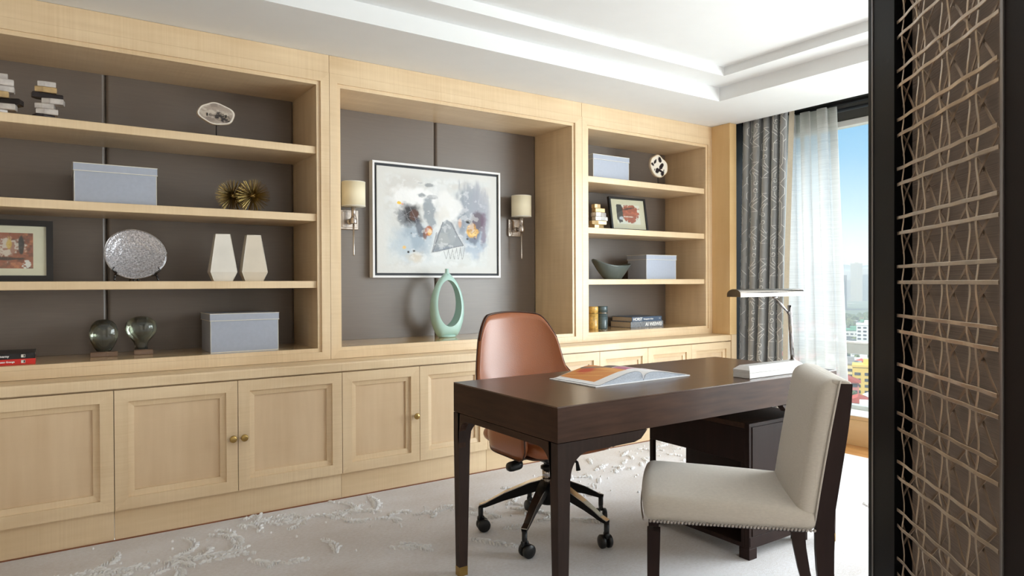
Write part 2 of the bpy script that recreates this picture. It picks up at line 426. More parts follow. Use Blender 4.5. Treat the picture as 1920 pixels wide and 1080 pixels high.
# raised floral motif in the carpet
def motif():
    g = G(); rnd = random.Random(11)
    def leaflet(x, y, a, L, w):
        ca, sa = math.cos(a), math.sin(a); n = 6; vs = []; fs = []
        h = rnd.uniform(.009, .013)
        prof = [(0, .15), (.3, 1), (.7, .95), (1, .2)]
        for t, ww in prof:
            for k in range(5):
                an = math.pi*k/4
                lx = t*L; ly = math.cos(an)*w*ww*.5; lz = math.sin(an)*h*(.55+.45*ww)-.001
                vs.append((x+lx*ca-ly*sa, y+lx*sa+ly*ca, lz))
        for j in range(3):
            for k in range(4): fs.append((j*5+k, j*5+k+1, (j+1)*5+k+1, (j+1)*5+k))
        fs.append((0, 1, 2, 3, 4)); fs.append((15, 16, 17, 18, 19))
        g.add(vs, fs, True)
    def ok(x, y): return y < 3.462
    def frond(x, y, a, L, curl, lw=.034):
        n = int(L/.0155); px, py = x, y
        for i in range(n):
            t = i/n; a += curl/n; px += math.cos(a)*L/n; py += math.sin(a)*L/n
            ll = lw*math.sin(math.pi*min(1, t*.85+.12))*rnd.uniform(.6, 1.15)
            for sgn in (-1, 1):
                if rnd.random() < .86:
                    aa = a+sgn*rnd.uniform(.5, .85)
                    if ok(px+math.cos(aa)*ll, py+math.sin(aa)*ll): leaflet(px+math.cos(aa)*.006, py+math.sin(aa)*.006, aa, ll, rnd.uniform(.0052, .0072))
            if rnd.random() < .25 and ok(px, py): leaflet(px, py, a, .03, .008)
    specs = []
    for k in range(58):   # dense garland along the cabinets
        x = -1.4+k*.098+rnd.uniform(-.08, .08); yc = 3.12+.22*math.sin(x*2.3)+rnd.uniform(-.12, .12)
        if x < .7: yc -= .08
        specs.append((x, yc, rnd.uniform(-.7, .9), rnd.uniform(.16, .30), rnd.uniform(-2.4, 2.4)))
        specs.append((x+.06, yc-.10, rnd.uniform(-1.2, 1.4), rnd.uniform(.10, .2), rnd.uniform(-3, 3)))
    for k in range(30):
        x = -1.2+k*.18+rnd.uniform(-.1, .1); yc = 2.78+.18*math.sin(x*2.3+1)+rnd.uniform(-.08, .08)
        specs.append((x, yc, rnd.uniform(-1.0, 1.0), rnd.uniform(.12, .26), rnd.uniform(-1, 1)))
    for k in range(10):
        specs.append((3.1+rnd.uniform(0, 1.0), rnd.uniform(1.2, 2.6), rnd.uniform(-3, 3), rnd.uniform(.15, .3), rnd.uniform(-1, 1)))
    for s_ in specs: frond(*(s_ if s_[0] < 2.2 else (s_[0], s_[1], s_[2], s_[3]*.55, s_[4]*.6, .022)))
    for k in range(160):   # loose seeds
        x = rnd.uniform(-1.3, 3.9); y = 3.0+.2*math.sin(x*2.3)+rnd.gauss(0, .16)
        if ok(x, y+.01): leaflet(x, y, rnd.uniform(0, 3), .012, .009)
    return g
MOT = mat('raised_carpet_yarn', (232, 231, 231), .95, var=.04, scale=80, sheen=.3)
mo = obj('carpet_motif', motif(), MOT, floor, weld=False); mo['kind'] = 'stuff'

# ceiling: soffit ring, middle step, top
c0 = G()
c0.box(-1.7, 4.477, 3.08, 4.25, ZC, 2.75, 0); c0.box(3.816, 4.477, -3.3, 3.08, ZC, 2.75, 0)
c0.box(-1.7, -.9, -3.3, 3.08, ZC, 2.75, 0); c0.box(-.9, 3.816, -3.3, -1.9, ZC, 2.75, 0)
ceil = struct('ceiling', c0, PLASTER)
g = G(); g.box(-.9, 3.816, 2.887, 3.08, 2.47, 2.75, 0); g.box(3.622, 3.816, -1.9, 2.887, 2.47, 2.75, 0); g.box(-.9, -.7, -1.9, 2.887, 2.47, 2.75, 0); g.box(-.7, 3.622, -1.9, -1.7, 2.47, 2.75, 0)
struct('ceiling_step', g, PLASTER, ceil)
struct('ceiling_tray', G().box(-.7, 3.622, -1.7, 2.887, 2.526, 2.75, 0), PLASTER, ceil)
# walls
struct('wall_left', G().box(-1.75, -1.6, -3.3, 4.2, 0, 2.4, 0), WALLM)
struct('wall_rear', G().box(-1.7, 5.1, -3.35, -3.2, 0, 2.75, 0), WALLM)
struct('wall_front', G().box(-1.7, 5.1, 4.09, 4.25, -.03, 2.75, 0), WALLM)
# return pilaster in maple beside the window
g = G().box(4.392, 4.472, 3.447, 4.09, .7225, ZC-.001, .002)
struct('trim_1', g, wood('maple_warm', (206, 168, 116), (226, 192, 140), 'z', rough=.35, fig=.03))
struct('trim_3', G().box(4.412, 4.472, 3.448, 4.09, 0, .7215, .001), MZ)

# ------------------------------------------------------------------ base cabinets
YD = 3.455
def door_parts(unit, x0, x1, knob=None):
    z0, z1 = .137, .668; a = .0015; x0 += a; x1 -= a; fw_ = .052; bw = .026
    def rc(d): return [(x0+d, z0+d), (x1-d, z0+d), (x1-d, z1-d), (x0+d, z1-d)]
    d = obj('door', G().ring(rc(.0), rc(fw_-.0005), 1, YD+.012, YD+.026), MZ, unit)
    # mitred rails and stiles
    for k in range(4):
        o_, i_ = rc(0), rc(fw_); j = (k+1) % 4; e = .0004
        poly = [o_[k], o_[j], i_[j], i_[k]]
        gg = G(); gg.prism(poly, 1, YD, YD+.014)
        obj('rail' if k % 2 == 0 else 'stile', gg, MX if k % 2 == 0 else MZ, d)
    for k in range(4):
        o_, i_ = rc(fw_), rc(fw_+bw); j = (k+1) % 4
        gg = G(); n0 = len(gg.v)
        # sloping step moulding
        vs = [(o_[k][0], YD+.011, o_[k][1]), (o_[j][0], YD+.011, o_[j][1]), (i_[j][0], YD+.0155, i_[j][1]), (i_[k][0], YD+.0155, i_[k][1])]
        vs += [(p[0], YD+.0265, p[2]) for p in vs]
        gg.add(vs, [(0,1,2,3),(7,6,5,4),(0,4,5,1),(1,5,6,2),(2,6,7,3),(3,7,4,0)])
        obj('moulding', gg, MX if k % 2 == 0 else MZ, d)
    i_ = fw_+bw-.001
    obj('panel', G().box(x0+i_, x1-i_, YD+.0235, YD+.0275, z0+i_, z1-i_, .0005), MP, d)
    if knob is not None:
        M = Matrix.Translation((knob, YD, .394)) @ Matrix.Rotation(R(90), 4, 'X')
        prof = [(0.006, -.001), (.006, .012), (.009, .015), (.0145, .018), (.0175, .0225), (.0165, .0275), (.011, .031), (0, .0322)]
        obj('knob', G().lathe(prof, 20, M), BRASS, d)
units = [(-1.337, [(-1.337, -.817, None), (-.817, -.297, -.345)], 'maple base cabinet at the far left end, cut off by the photo edge'),
         (-.297, [(-.297, .223, None)], 'maple base cabinet with one wide door under the books at left'),
         (.223, [(.223, .7405, .714), (.7405, 1.26, .765)], 'maple base cabinet with two square doors and paired brass knobs'),
         (1.26, [(1.26, 1.71, 1.682), (1.71, 2.16, 2.13)], 'maple base cabinet with one knobbed door just left of the dark desk leg'),
         (2.16, [(2.16, 2.605, 2.575), (2.605, 3.05, 2.635)], 'maple base cabinet hidden mostly behind the tan office chair'),
         (3.05, [(3.05, 3.502, 3.47), (3.502, 3.958, 3.53)], 'maple base cabinet seen above the desk behind the open book'),
         (3.958, [(3.958, 4.409, 3.99)], 'narrow maple base cabinet at the right end beside the drape')]
for xu, doors, lab in units:
    xe = doors[-1][1]
    u = thing('base_cabinet', lab, 'cabinet', ((xu+xe)/2, 3.75, 0))
    gg = G(); gg.box(xu+.0005, xe-.0005, YD+.028, 4.08, .10, .674, 0); obj('carcass', gg, MZ, u)
    gg = G(); gg.box(xu+.0008, xe-.0008, YD+.022, YD+.05, .006, .1355, .0008); gg.box(xu+.002, xe-.002, YD+.022, YD+.03, 0, .007, 0)
    obj('plinth', gg, MX, u)
    for dd in doors: door_parts(u, *dd)
cs = obj('carpet_edge_strip', G().box(-1.6, 4.33, 3.470, 3.4768, -.02, .0045, 0), COPPER, floor)
# worktop
wt = thing('worktop', 'long continuous maple worktop running over all the base cabinets', 'worktop', (1.5, 3.7, .676))
for a, b in ((-1.337, -.30), (-.30, 1.2585), (1.2585, 3.05), (3.05, 4.411)):
    gg = G(); gg.prism([(YD, .676), (YD, .7125), (YD+.004, .7195), (YD+.012, .722), (4.08, .722), (4.08, .676)], 0, a+.0003, b-.0003)
    obj('top_section', gg, MX, wt)

# ------------------------------------------------------------------ upper shelving bays
YU = 3.62; ZI0, ZI1 = .785, 2.209; YB = 4.055
def fabric_mat():
    m = mat('taupe_silk_panel', (106, 95, 86), .36, var=.05, scale=3, stretch=(2, 2, 60), sheen=.15, bump=.12, bscale=None, spec=.85, detail=4)
    return m
FAB = fabric_mat()
def bay(name, lab, xa, xb, xi0, xi1, shelves, seams):
    t = thing(name, lab, 'shelving', ((xa+xb)/2, 3.85, .7225))
    # face frame: mitred
    O = [(xa, .7235), (xb, .7235), (xb, 2.279), (xa, 2.279)]; bw = .020
    I = [(xi0-bw, ZI0-bw), (xi1+bw, ZI0-bw), (xi1+bw, ZI1+bw), (xi0-bw, ZI1+bw)]
    N = [(xi0, ZI0), (xi1, ZI0), (xi1, ZI1), (xi0, ZI1)]
    for k in range(4):
        j = (k+1) % 4
        obj('frame_rail' if k % 2 == 0 else 'frame_stile', G().prism([O[k], O[j], I[j], I[k]], 1, YU, YU+.03), MX if k % 2 == 0 else MZ, t)
        obj('bead', G().prism([I[k], I[j], N[j], N[k]], 1, YU+.011, YU+.03), MX if k % 2 == 0 else MZ, t)
    obj('fascia', G().box(xa, xb, YU+.003, YU+.03, 2.280, ZC-.001, .0008), MX, t)
    obj('side_panel', G().box(xi0-.02, xi0, YU+.029, YB+.01, .7235, 2.25, 0), MZ, t)
    obj('side_panel', G().box(xi1, xi1+.02, YU+.029, YB+.01, .7235, 2.25, 0), MZ, t)
    obj('head_panel', G().box(xi0, xi1, YU+.029, YB+.01, ZI1, 2.25, 0), MX, t)
    obj('bottom_panel', G().box(xi0, xi1, YU+.029, YB+.01, .7235, ZI0, .0005), MS, t)
    for z0, z1 in shelves:
        obj('shelf', G().box(xi0, xi1, YU+.025, YB-.001, z0, z1, .002), MX, t)
    xs = [xi0]+seams+[xi1]
    for i in range(len(xs)-1):
        a, b = xs[i], xs[i+1]; gg = G()
        e = .018
        # padded upholstered panel with rounded vertical edges
        pr = [(a+.001, YB+.03)]+[(a+.001+e*(1-math.cos(R(q))), YB+e*(1-math.sin(R(q)))) for q in range(0, 91, 15)]+[(b-.001-e*(1-math.cos(R(q))), YB+e*(1-math.sin(R(q)))) for q in range(90, -1, -15)]+[(b-.001, YB+.03)]
        gg.prism(pr, 2, ZI0+.0005, ZI1-.0005, smooth=False); obj('fabric_panel', gg, FAB, t)
    return t
bay('shelving_unit', 'wide maple shelving bay at left holding vases, boxes and framed print', -.78, 1.2575, -.715, 1.190, [(1.838, 1.878), (1.473, 1.513), (1.112, 1.150)], [.236])
bay('display_niche', 'maple wall niche without shelves around the abstract painting', 1.2595, 3.0385, 1.3225, 2.960, [], [2.13])
bay('shelving_unit', 'narrow maple shelving bay at right beside the window drape', 3.0405, 4.391, 3.104, 4.328, [(1.840, 1.882), (1.480, 1.522), (1.120, 1.158)], [])
struct('wall_corner', G().box(-1.6, -.781, YU-.15, 4.09, .7235, ZC-.001, .002), MZ).name = 'trim_4'

# ------------------------------------------------------------------ window wall
DK = mat('charcoal_paint', (26, 28, 32), .6, var=.05)
WG = mat('grey_window_metal', (205, 210, 206), .5, .0, var=.03)
WH = mat('warm_grey_blind_box', (104, 104, 100), .5, var=.03)
WW = mat('white_frame_enamel', (240, 240, 236), .5, var=.01)
win = G().box(4.83, 4.90, -3.2, 4.09, .19, .235, .002); window = struct('window_1', win, WG)
struct('window_head', G().box(4.84, 4.92, -3.2, 4.09, 2.276, 2.318, .002), WW, window)
struct('transom', G().box(4.85, 4.92, -3.2, 4.09, .606, .681, .003), WG, window)
struct('transom_cap', G().box(4.845, 4.92, -3.2, 4.09, .6815, .694, .002), WW, window)
for y in (4.03, 1.75, -.4, -2.6):
    struct('mullion', G().box(4.85, 4.92, y-.03, y+.03, .235, 2.276, .002), WG, window)
def glass_mat():
    m = bpy.data.materials.new('clear_window_glass'); m.use_nodes = True; n = m.node_tree; n.nodes.clear()
    o = n.nodes.new('ShaderNodeOutputMaterial'); t = n.nodes.new('ShaderNodeBsdfTransparent'); gl = n.nodes.new('ShaderNodeBsdfGlossy'); mx = n.nodes.new('ShaderNodeMixShader')
    no = n.nodes.new('ShaderNodeTexNoise'); no.inputs['Scale'].default_value = .5
    t.inputs[0].default_value = (.97, .985, .98, 1); gl.inputs['Roughness'].default_value = .02; mx.inputs[0].default_value = .035
    n.links.new(t.outputs[0], mx.inputs[1]); n.links.new(gl.outputs[0], mx.inputs[2]); n.links.new(mx.outputs[0], o.inputs[0])
    return m
GL = glass_mat()
ys = [-3.17, -2.6, -.4, 1.75, 4.03]
for i in range(4):
    struct('pane', G().box(4.883, 4.889, ys[i]+.03, ys[i+1]-.03, .236, .605, 0), GL, window)
    struct('pane', G().box(4.883, 4.889, ys[i]+.03, ys[i+1]-.03, .695, 2.275, 0), GL, window)
struct('header', G().box(4.86, 4.95, -3.2, 4.09, 2.319, 2.6, 0), WH, window)
struct('blind_rail', G().cyl((4.715, -3.19, 2.366), (4.715, 4.08, 2.366), .0135, n=14), mat('dark_grey_rail', (78, 84, 92), .4, .5), window)
struct('pocket_lining', G().box(4.478, 4.95, -3.2, 4.09, 2.6, 2.75, 0), DK, window)
struct('pocket_board', G().box(4.66, 4.70, -3.2, 4.09, 2.395, 2.6, 0), DK, window)
struct('soffit_edge', G().box(4.4775, 4.481, -3.2, 4.09, ZC+.002, 2.6, 0), DK, window)
# low wooden upstand and white sill
MW = wood('maple_sill_panel', (206, 170, 118), (226, 196, 148), 'y', rough=.35, fig=.04)
wb = struct('baseboard_right', G().box(4.612, 4.64, -3.2, 4.09, -.02, .173, .001), MW)
struct('upper_panel', G().box(4.612, 4.64, -3.2, 4.09, .1745, .1985, .001), MW, wb)
struct('sill', G().box(4.606, 4.86, -3.2, 4.09, .199, .206, .002), WW, wb)
struct('wall_outside', G().box(4.86, 5.0, -3.3, 4.25, -.6, .19, 0), WALLM).name = 'wall_right'
struct('slab', G().box(4.95, 5.1, -3.3, 4.25, 2.32, 2.75, 0), WALLM).name = 'trim_5'
struct('end', G().box(4.4735, 4.96, 3.535, 4.2, -.02, 2.74, 0), DK).name = 'trim_6'
# ------------------------------------------------------------------ desk
DX0, DX1, DY0, DY1 = 1.2925, 2.832, 1.661, 2.318
dk = thing('writing_desk', 'dark wenge writing desk with curved legs standing on the pale carpet', 'desk', ((DX0+DX1)/2, (DY0+DY1)/2, 0))
obj('desk_top', G().box(DX0, DX1, DY0, DY1, .7455, .75, .0006), WT, dk)
obj('front_panel', G().box(DX0+.0003, DX1-.0003, DY0, DY0+.02, .6365, .7453, .0006), WX, dk)
obj('back_panel', G().box(DX0+.0003, DX1-.0003, DY1-.02, DY1, .6365, .7453, .0006), WX, dk)
obj('end_panel', G().box(DX0, DX0+.02, DY0+.0005, DY1-.0005, .6365, .7453, .0006), WY, dk)
obj('end_panel', G().box(DX1-.02, DX1, DY0+.0005, DY1-.0005, .6365, .7453, .0006), WY, dk)
obj('underside_panel', G().box(DX0+.019, DX1-.019, DY0+.019, DY1-.019, .638, .65, 0), WX, dk)
BR2 = mat('brass_foot_cap', (170, 140, 82), .3, 1, var=.1, scale=30)
def leg(x, y, sx, sy):
    """tapered square leg; (x,y) outer corner, sx/sy point inwards"""
    g = G(); t0, t1 = .060, .036
    vs = []
    for z, t, o in ((.035, t1, .004), (.52, .050, .0), (.6345, t0, 0)):
        for a, b in ((0, 0), (1, 0), (1, 1), (0, 1)): vs.append((x+sx*(o+a*t), y+sy*(o+b*t*.8), z))
    g.add(vs, [(0,1,2,3),(8,9,10,11)]+[(r*4+i, r*4+(i+1)%4, r*4+4+(i+1)%4, r*4+4+i) for r in range(2) for i in range(4)])
    l = obj('leg', g, WZ, dk)
    g = G(); o = .004; t = .0365; e = .0006
    vs = [(x+sx*(o-e+a*(t+2*e)*.98), y+sy*(o-e+b*(t*.8+2*e)), z) for z in (.0, .0355) for a, b in ((0, 0), (1, 0), (1, 1), (0, 1))]
    g.add(vs, [(0,1,2,3),(4,5,6,7),(0,1,5,4),(1,2,6,5),(2,3,7,6),(3,0,4,7)])
    obj('foot_cap', g, BR2, l)
for x, sx in ((DX0, 1), (DX1, -1)):
    for y, sy in ((DY0, 1), (DY1, -1)): leg(x, y, sx, sy)
    # side frame rail with curved corners
    a, b = DY0+.040, DY1-.040; r = .065
    poly = [(a-.006, .6345), (b+.006, .6345), (b+.006, .50), (b, .50)]+[(b-r+r*math.cos(R(t)), .611-r+r*math.sin(R(t))) for t in range(0, 91, 10)]+[(a+r-r*math.sin(R(t)), .611-r+r*math.cos(R(t))) for t in range(0, 91, 10)]+[(a, .50), (a-.006, .50)]
    obj('side_rail', G().prism(poly, 0, x, x+sx*.03), WY, dk)
for y, sy in ((DY0, 1), (DY1, -1)):
    for x, sx in ((DX0, 1), (DX1, -1)):
        L = .388; r = .075
        X = lambda t: x+sx*t
        poly = [(X(.046), .6345), (X(L), .6345), (X(L-.008), .626), (X(L-.03), .606), (X(L-.06), .598), (X(.05+r+.04), .5955)]
        poly += [(X(.052+r-r*math.sin(R(t))), .596-r+r*math.cos(R(t))) for t in range(0, 91, 10)]+[(X(.046), .51)]
        obj('corner_bracket', G().prism(poly, 1, y+sy*.0005, y+sy*.03), WZ, dk)
# pedestal under the right half
PX0, PX1, PY0, PY1 = 2.3405, 2.745, 1.745, 2.300
ped = obj('pedestal', G().box(PX0, PX1, PY0, PY0+.022, .045, .5579, .001), WD, dk)
obj('pedestal_top', G().box(PX0, PX1, PY0+.0225, PY1, .536, .5579, .001), WX, ped)
obj('side_panel', G().box(PX1-.02, PX1, PY0+.0225, PY1, .045, .5355, .001), WD, ped)
obj('side_panel', G().box(PX0, PX0+.02, PY0+.0225, PY1, .395, .5355, .001), WD, ped)
obj('stile', G().box(PX0, PX0+.02, PY1-.022, PY1, .045, .3945, .001), WD, ped)
obj('stile', G().box(PX0, PX0+.02, PY0+.0225, PY0+.04, .045, .3945, .001), WD, ped)
obj('shelf', G().box(PX0+.001, PX1-.0205, PY0+.0225, PY1-.001, .045, .065, .001), WD, ped)
obj('back_board', G().box(PX0+.25, PX0+.262, PY0+.0225, PY1-.001, .0655, .5355, 0), WD, ped)
obj('drawer_front', G().box(PX0+.017, PX1-.006, PY0-.0035, PY0+.001, .095, .5425, .0015), WD, ped)
obj('plinth_rail', G().box(PX0+.004, PX1-.006, PY0-.002, PY0+.001, .055, .0925, .001), WD, ped)
for a, b in ((PX0, PY0), (PX1-.05, PY0), (PX0, PY1-.05), (PX1-.05, PY1-.05)):
    obj('foot', G().box(a, a+.05, b, b+.05, 0, .0449, .001), WD, ped)
obj('support_plate', G().box(PX0+.12, PX1-.06, PY0+.16, PY1-.1, .600, .632, .002), BLACKM, dk)
for a in (PX0+.15, PX0+.2, PX1-.11, PX1-.16):
    obj('standoff', G().cyl((a, PY0+.19, .558), (a, PY0+.19, .601), .007, n=12), CHROME, dk)
    obj('standoff', G().cyl((a, PY1-.14, .558), (a, PY1-.14, .601), .007, n=12), CHROME, dk)

# ------------------------------------------------------------------ desk lamp
lp = thing('desk_lamp', 'chrome library desk lamp with long bar shade on white marble base', 'lamp', (2.46, 1.735, .75))
MARB = mat('white_marble', (208, 206, 204), .3, var=.05, scale=12, coat=.2)
obj('base', G().box(2.283, 2.648, 1.699, 1.779, .7505, .7725, .0015), MARB, lp)
g = G(); x0, x1, y0, y1 = 2.283, 2.648, 1.699, 1.779
vs = []
for z, i in ((.7735, .0005), (.7835, 0), (.799, .020)):
    vs += [(x0+i, y0+i*.9, z), (x1-i, y0+i*.9, z), (x1-i, y1-i*.9, z), (x0+i, y1-i*.9, z)]
g.add(vs, [(0,1,2,3),(8,9,10,11)]+[(r*4+i, r*4+(i+1)%4, r*4+4+(i+1)%4, r*4+4+i) for r in range(2) for i in range(4)])
g.box(x0+.004, x1-.004, y0+.004, y1-.004, .772, .774, 0)
obj('base_cap', g, MARB, lp)
PT, PB = Vector((2.609, 1.742, 1.034)), Vector((2.632, 1.742, .799))
g = G().cyl(PB, PT, .0085, n=18); g.cyl(PB, PB+Vector((0, 0, .003)), .0125, n=18)
obj('post', g, CHROME, lp)
g = G(); g.tube([(2.614, 1.742, .995), (2.56, 1.742, 1.032), (2.512, 1.742, 1.068)], .0055, 10); g.cyl((2.498, 1.742, 1.070), (2.520, 1.742, 1.070), .006, n=12)
g.tube([(2.624, 1.742, .986), (2.60, 1.742, 1.006)], .007, 10)
obj('arm', g, CHROME, lp)
# half-round trough shade, open below
prof = [( -.033, 0), (-.033, .012)]+[(-.033+ (1-math.cos(R(t)))*.033, .012+.022*math.sin(R(t))) for t in range(10, 171, 16)]+[(.033, .012), (.033, 0)]
prof = [(-.033, 0), (-.033, .010)]+[(-.033*math.cos(R(t)), .010+.021*math.sin(R(t))) for t in range(12, 180, 12)]+[(.033, .010), (.033, 0)]
inn = [(p[0]*.94, p[1]*.94 if p[1] > 0 else 0) for p in prof]
SHC = mat('polished_nickel_shade', (150, 142, 134), .13, 1, var=.03)
poly = [(1.742+a, 1.075+b) for a, b in prof]+[(1.742+a, 1.075+b) for a, b in inn[::-1]]
obj('lamp_shade', G().prism(poly, 0, 2.248, 2.664), SHC, lp)
for a, b in ((2.242, 2.248), (2.664, 2.670)):
    obj('end_cap', G().prism([(1.742+q, 1.075+w) for q, w in prof], 0, a, b), SHC, lp)
obj('light_tube', G().cyl((2.26, 1.742, 1.087), (2.65, 1.742, 1.087), .006, n=12), WHITEF, lp)

# ------------------------------------------------------------------ open book on the desk
bk = thing('open_book', 'large open art book with orange print lying on the desk', 'book', (1.90, 2.03, .75), R(1.5))
COVER = mat('white_book_cover', (226, 226, 228), .4, var=.02)
obj('cover', G().box(-.258, .265, -.135, .135, 0, .004, .001), COVER, bk)
def pagez(t, h, k):  # t 0 at spine, 1 at edge
    return h*(math.sin(math.pi*min(1, (t*1.02)**.42))**.8 if t < .999 else 0)*(1-k)+.004
PG = mat('white_paper', (232, 232, 234), .55, var=.015)
PG2 = mat('grey_paper_edges', (176, 182, 192), .7, var=.2, scale=200, stretch=(1, 1, 4))
def leafz(t, h):
    t = max(0, min(1, t))
    return .005+h*(math.sin(math.pi*t**.5)**.85)*(1-.35*t)+.004*(1-t)
for sd, h, wd in ((-1, .036, .225), (1, .026, .243)):
    g = G(); n = 22; pts = [(i/n) for i in range(n+1)]
    top = [(sd*(.002+wd*t), leafz(t, h)) for t in pts]; bot = [(sd*(.002+wd*t), .0042) for t in pts]
    vs = [(x, -.128, z) for x, z in top]+[(x, -.128, z) for x, z in bot]+[(x, .128, z) for x, z in top]+[(x, .128, z) for x, z in bot]
    m_ = n+1; fs = []
    for i in range(n): fs += [(i, i+1, m_+i+1, m_+i), (2*m_+i, 2*m_+i+1, 3*m_+i+1, 3*m_+i), (i, i+1, 2*m_+i+1, 2*m_+i), (m_+i, m_+i+1, 3*m_+i+1, 3*m_+i)]
    fs += [(n, 2*m_-1, 4*m_-1, 3*m_-1), (0, m_, 3*m_, 2*m_)]
    g.add(vs, fs); obj('page_block', g, PG2, bk, world=False)
    # fanned single leaves
    for q, (hh, w2) in enumerate(((h*.72, wd+.006), (h*.45, wd+.010), (h*.2, wd+.014))):
        g = G(); g.grid(lambda u, v: (sd*(.002+w2*u), -.1285+.257*v, leafz(u, hh)+.0006), 22, 2); obj('leaf', g, PG, bk, world=False)
    P = Paint(150, 150, (236, 236, 238), 1)
    if sd < 0:
        P.mix((206, 128, 62), ((P.u > .03)*(P.u < .93)*(P.v > .20)*(P.v < .99)).astype(float))
        P.mix((222, 150, 84), ((P.u > .03)*(P.u < .93)*(P.v > .20)*(P.v < .99))*fbm(P.u*6, P.v*3, 2)*.9)
        P.blob(.52, .78, .2, .16, (196, 66, 40), .95, .5, .2)
        P.blob(.30, .45, .1, .3, (232, 170, 96), .7, .6, .3)
        P.line(.35, .22, .75, .98, .012, (236, 190, 120), .9); P.line(.62, .3, .9, .95, .01, (240, 200, 130), .8)
        P.line(.06, .45, .45, .98, .07, (110, 104, 100), .85, .004)
        P.line(.02, .2, .02, .99, .02, (228, 228, 230)); P.mix((236, 236, 238), (P.u < .05)*1.0)
    else:
        P.mix((96, 88, 88), ((P.u > .04)*(P.u < .86)*(P.v > .80)).astype(float))
        P.mix((176, 84, 122), ((P.u > .05)*(P.u < .86)*(P.v > .48)*(P.v < .78)).astype(float)*.9)
        P.mix((225, 222, 224), ((P.u > .38)*(P.u < .55)).astype(float))
    painted('printed_page', P, (lambda sd, h, wd: (lambda u, v: (sd*(.003+wd*u), -.1275+.255*v, leafz(u, h)+.0014)))(sd, h, wd), attr_mat('page_print_'+('left' if sd < 0 else 'right'), .45), bk, False)

# ------------------------------------------------------------------ office chair
oc = thing('office_chair', 'tan leather swivel office chair tucked behind the desk', 'chair', (1.862, 2.465, 0), R(177))
def shell(inner):
    def f(u, v):
        s = u*2-1; sg = 1 if s >= 0 else -1; e = abs(s)
        zt = .992-.028*e**2-.10*max(0, (e-.62)/.38)**2.6
        zb = .392+.03*(1-sstep(.25, .6, e))+.05*sstep(.93, 1, e)**2
        z = zb+(zt-zb)*v; z = float(z)
        q = float(sstep(.735, .545, z)); hi = max(0, (z-.72)/.27)
        PH = 60*(1-q)+122*q-6*hi; ph = e*PH
        a = .290*(1-q)+.268*q-.052*hi**1.3
        b_ = .13*(1-q)+.225*q
        yb = -.250-.085*max(0, (z-.5)/.49)**1.2
        a *= 1-.06*max(0, (.45-z)/.06)
        if ph < 90: X = sg*a*math.sin(R(ph))**(1-.12*q); Y = yb+b_*(1-math.cos(R(ph)))
        else: X = sg*a*(1-.0006*(ph-90)); Y = yb+b_+(ph-90)/32*.245
        if inner:
            c = Vector((0, .12, 0)); d = (Vector((X, Y, 0))-c); d.normalize(); X -= d.x*.02; Y -= d.y*.02; z = zb+.012+(zt-.006-zb-.012)*v
        return (X, Y, z)
    return f
g = G(); nu, nv = 61, 22
g.grid(shell(False), nu, nv); k = len(g.v); g.grid(shell(True), nu, nv)
fs = []
for i in range(nu-1):
    fs.append((i, i+1, k+i+1, k+i)); t = (nv-1)*nu; fs.append((t+i, t+i+1, k+t+i+1, k+t+i))
for j in range(nv-1):
    for e in (0, nu-1): a = j*nu+e; b = a+nu; fs.append((a, b, k+b, k+a))
g.f += fs; g.sm += [True]*len(fs)
sh = obj('back_shell', g, LEATHER, oc, world=False, weld=False)
pp = [Vector(shell(False)(i/80, 1)) for i in range(81)]; pq = [Vector(shell(True)(i/80, 1)) for i in range(81)]
obj('piping', G().tube([(a+b)/2+Vector((0, 0, .003)) for a, b in zip(pp, pq)], .0035, 8), PIPING, sh)
obj('piping', G().tube([a+Vector((0, 0, .001)) for a in pp], .0028, 6), PIPING, sh)
for e in (0, 1):
    obj('piping', G().tube([Vector(shell(False)(e, j/12)) for j in range(13)], .003, 6), PIPING, sh)
obj('piping', G().tube([Vector(shell(False)(i/60, 0)) for i in range(61)], .003, 6), PIPING, sh)
def seatdef(P):
    x, y, z = P; ex = 1-.12*max(0, (y-.08)/.17)**2
    dz = .022*(1-(x/.25)**2)*0-.03*max(0, (y-.13)/.12)**2
    return (x*ex, y+.03*(1-(x/.25)**2)*(1 if y > 0 else 0), z+dz-.012*(1-(x/.24)**2)*(1-((y)/.24)**2))
obj('seat', G().soft(-.238, .238, -.225, .225, .405, .482, (.06, .07, .035), 9, seatdef), LEATHER, oc, world=False)
obj('seat_pan', G().soft(-.215, .215, -.20, .205, .388, .412, (.05, .05, .01), 5), PIPING, oc, world=False)
g = G(); g.box(-.085, .085, -.11, .11, .345, .389, .012); g.lathe([(.035, .33), (.045, .345)], 18); obj('mechanism', g, BLACKP, oc, world=False)
g = G(); g.cyl((0, 0, .235), (0, 0, .30), .0265, n=20); obj('gas_lift', g, CHROME, oc, world=False)
g = G(); g.lathe([(.020, .298), (.020, .335)], 16); g.lathe([(.034, .292), (.034, .304), (.022, .31)], 18); obj('gas_lift_cover', g, BLACKP, oc, world=False)
g = G(); g.tube([(.08, .03, .362), (.17, .06, .372), (.215, .085, .366)], [.008, .007, .008], 8)
obj('lever', g, BLACKP, oc, world=False)
g = G().soft(.20, .272, .07, .12, .340, .378, (.02, .018, .014), 4, lambda P: (P.x, P.y, P.z+(P.x-.236)*-.12)); obj('lever_paddle', g, BLACKP, oc, world=False)
g = G().tube([(-.06, .09, .355), (-.075, .12, .335), (-.078, .125, .30)], [.007, .007, .011], 8); obj('lever', g, BLACKP, oc, world=False)
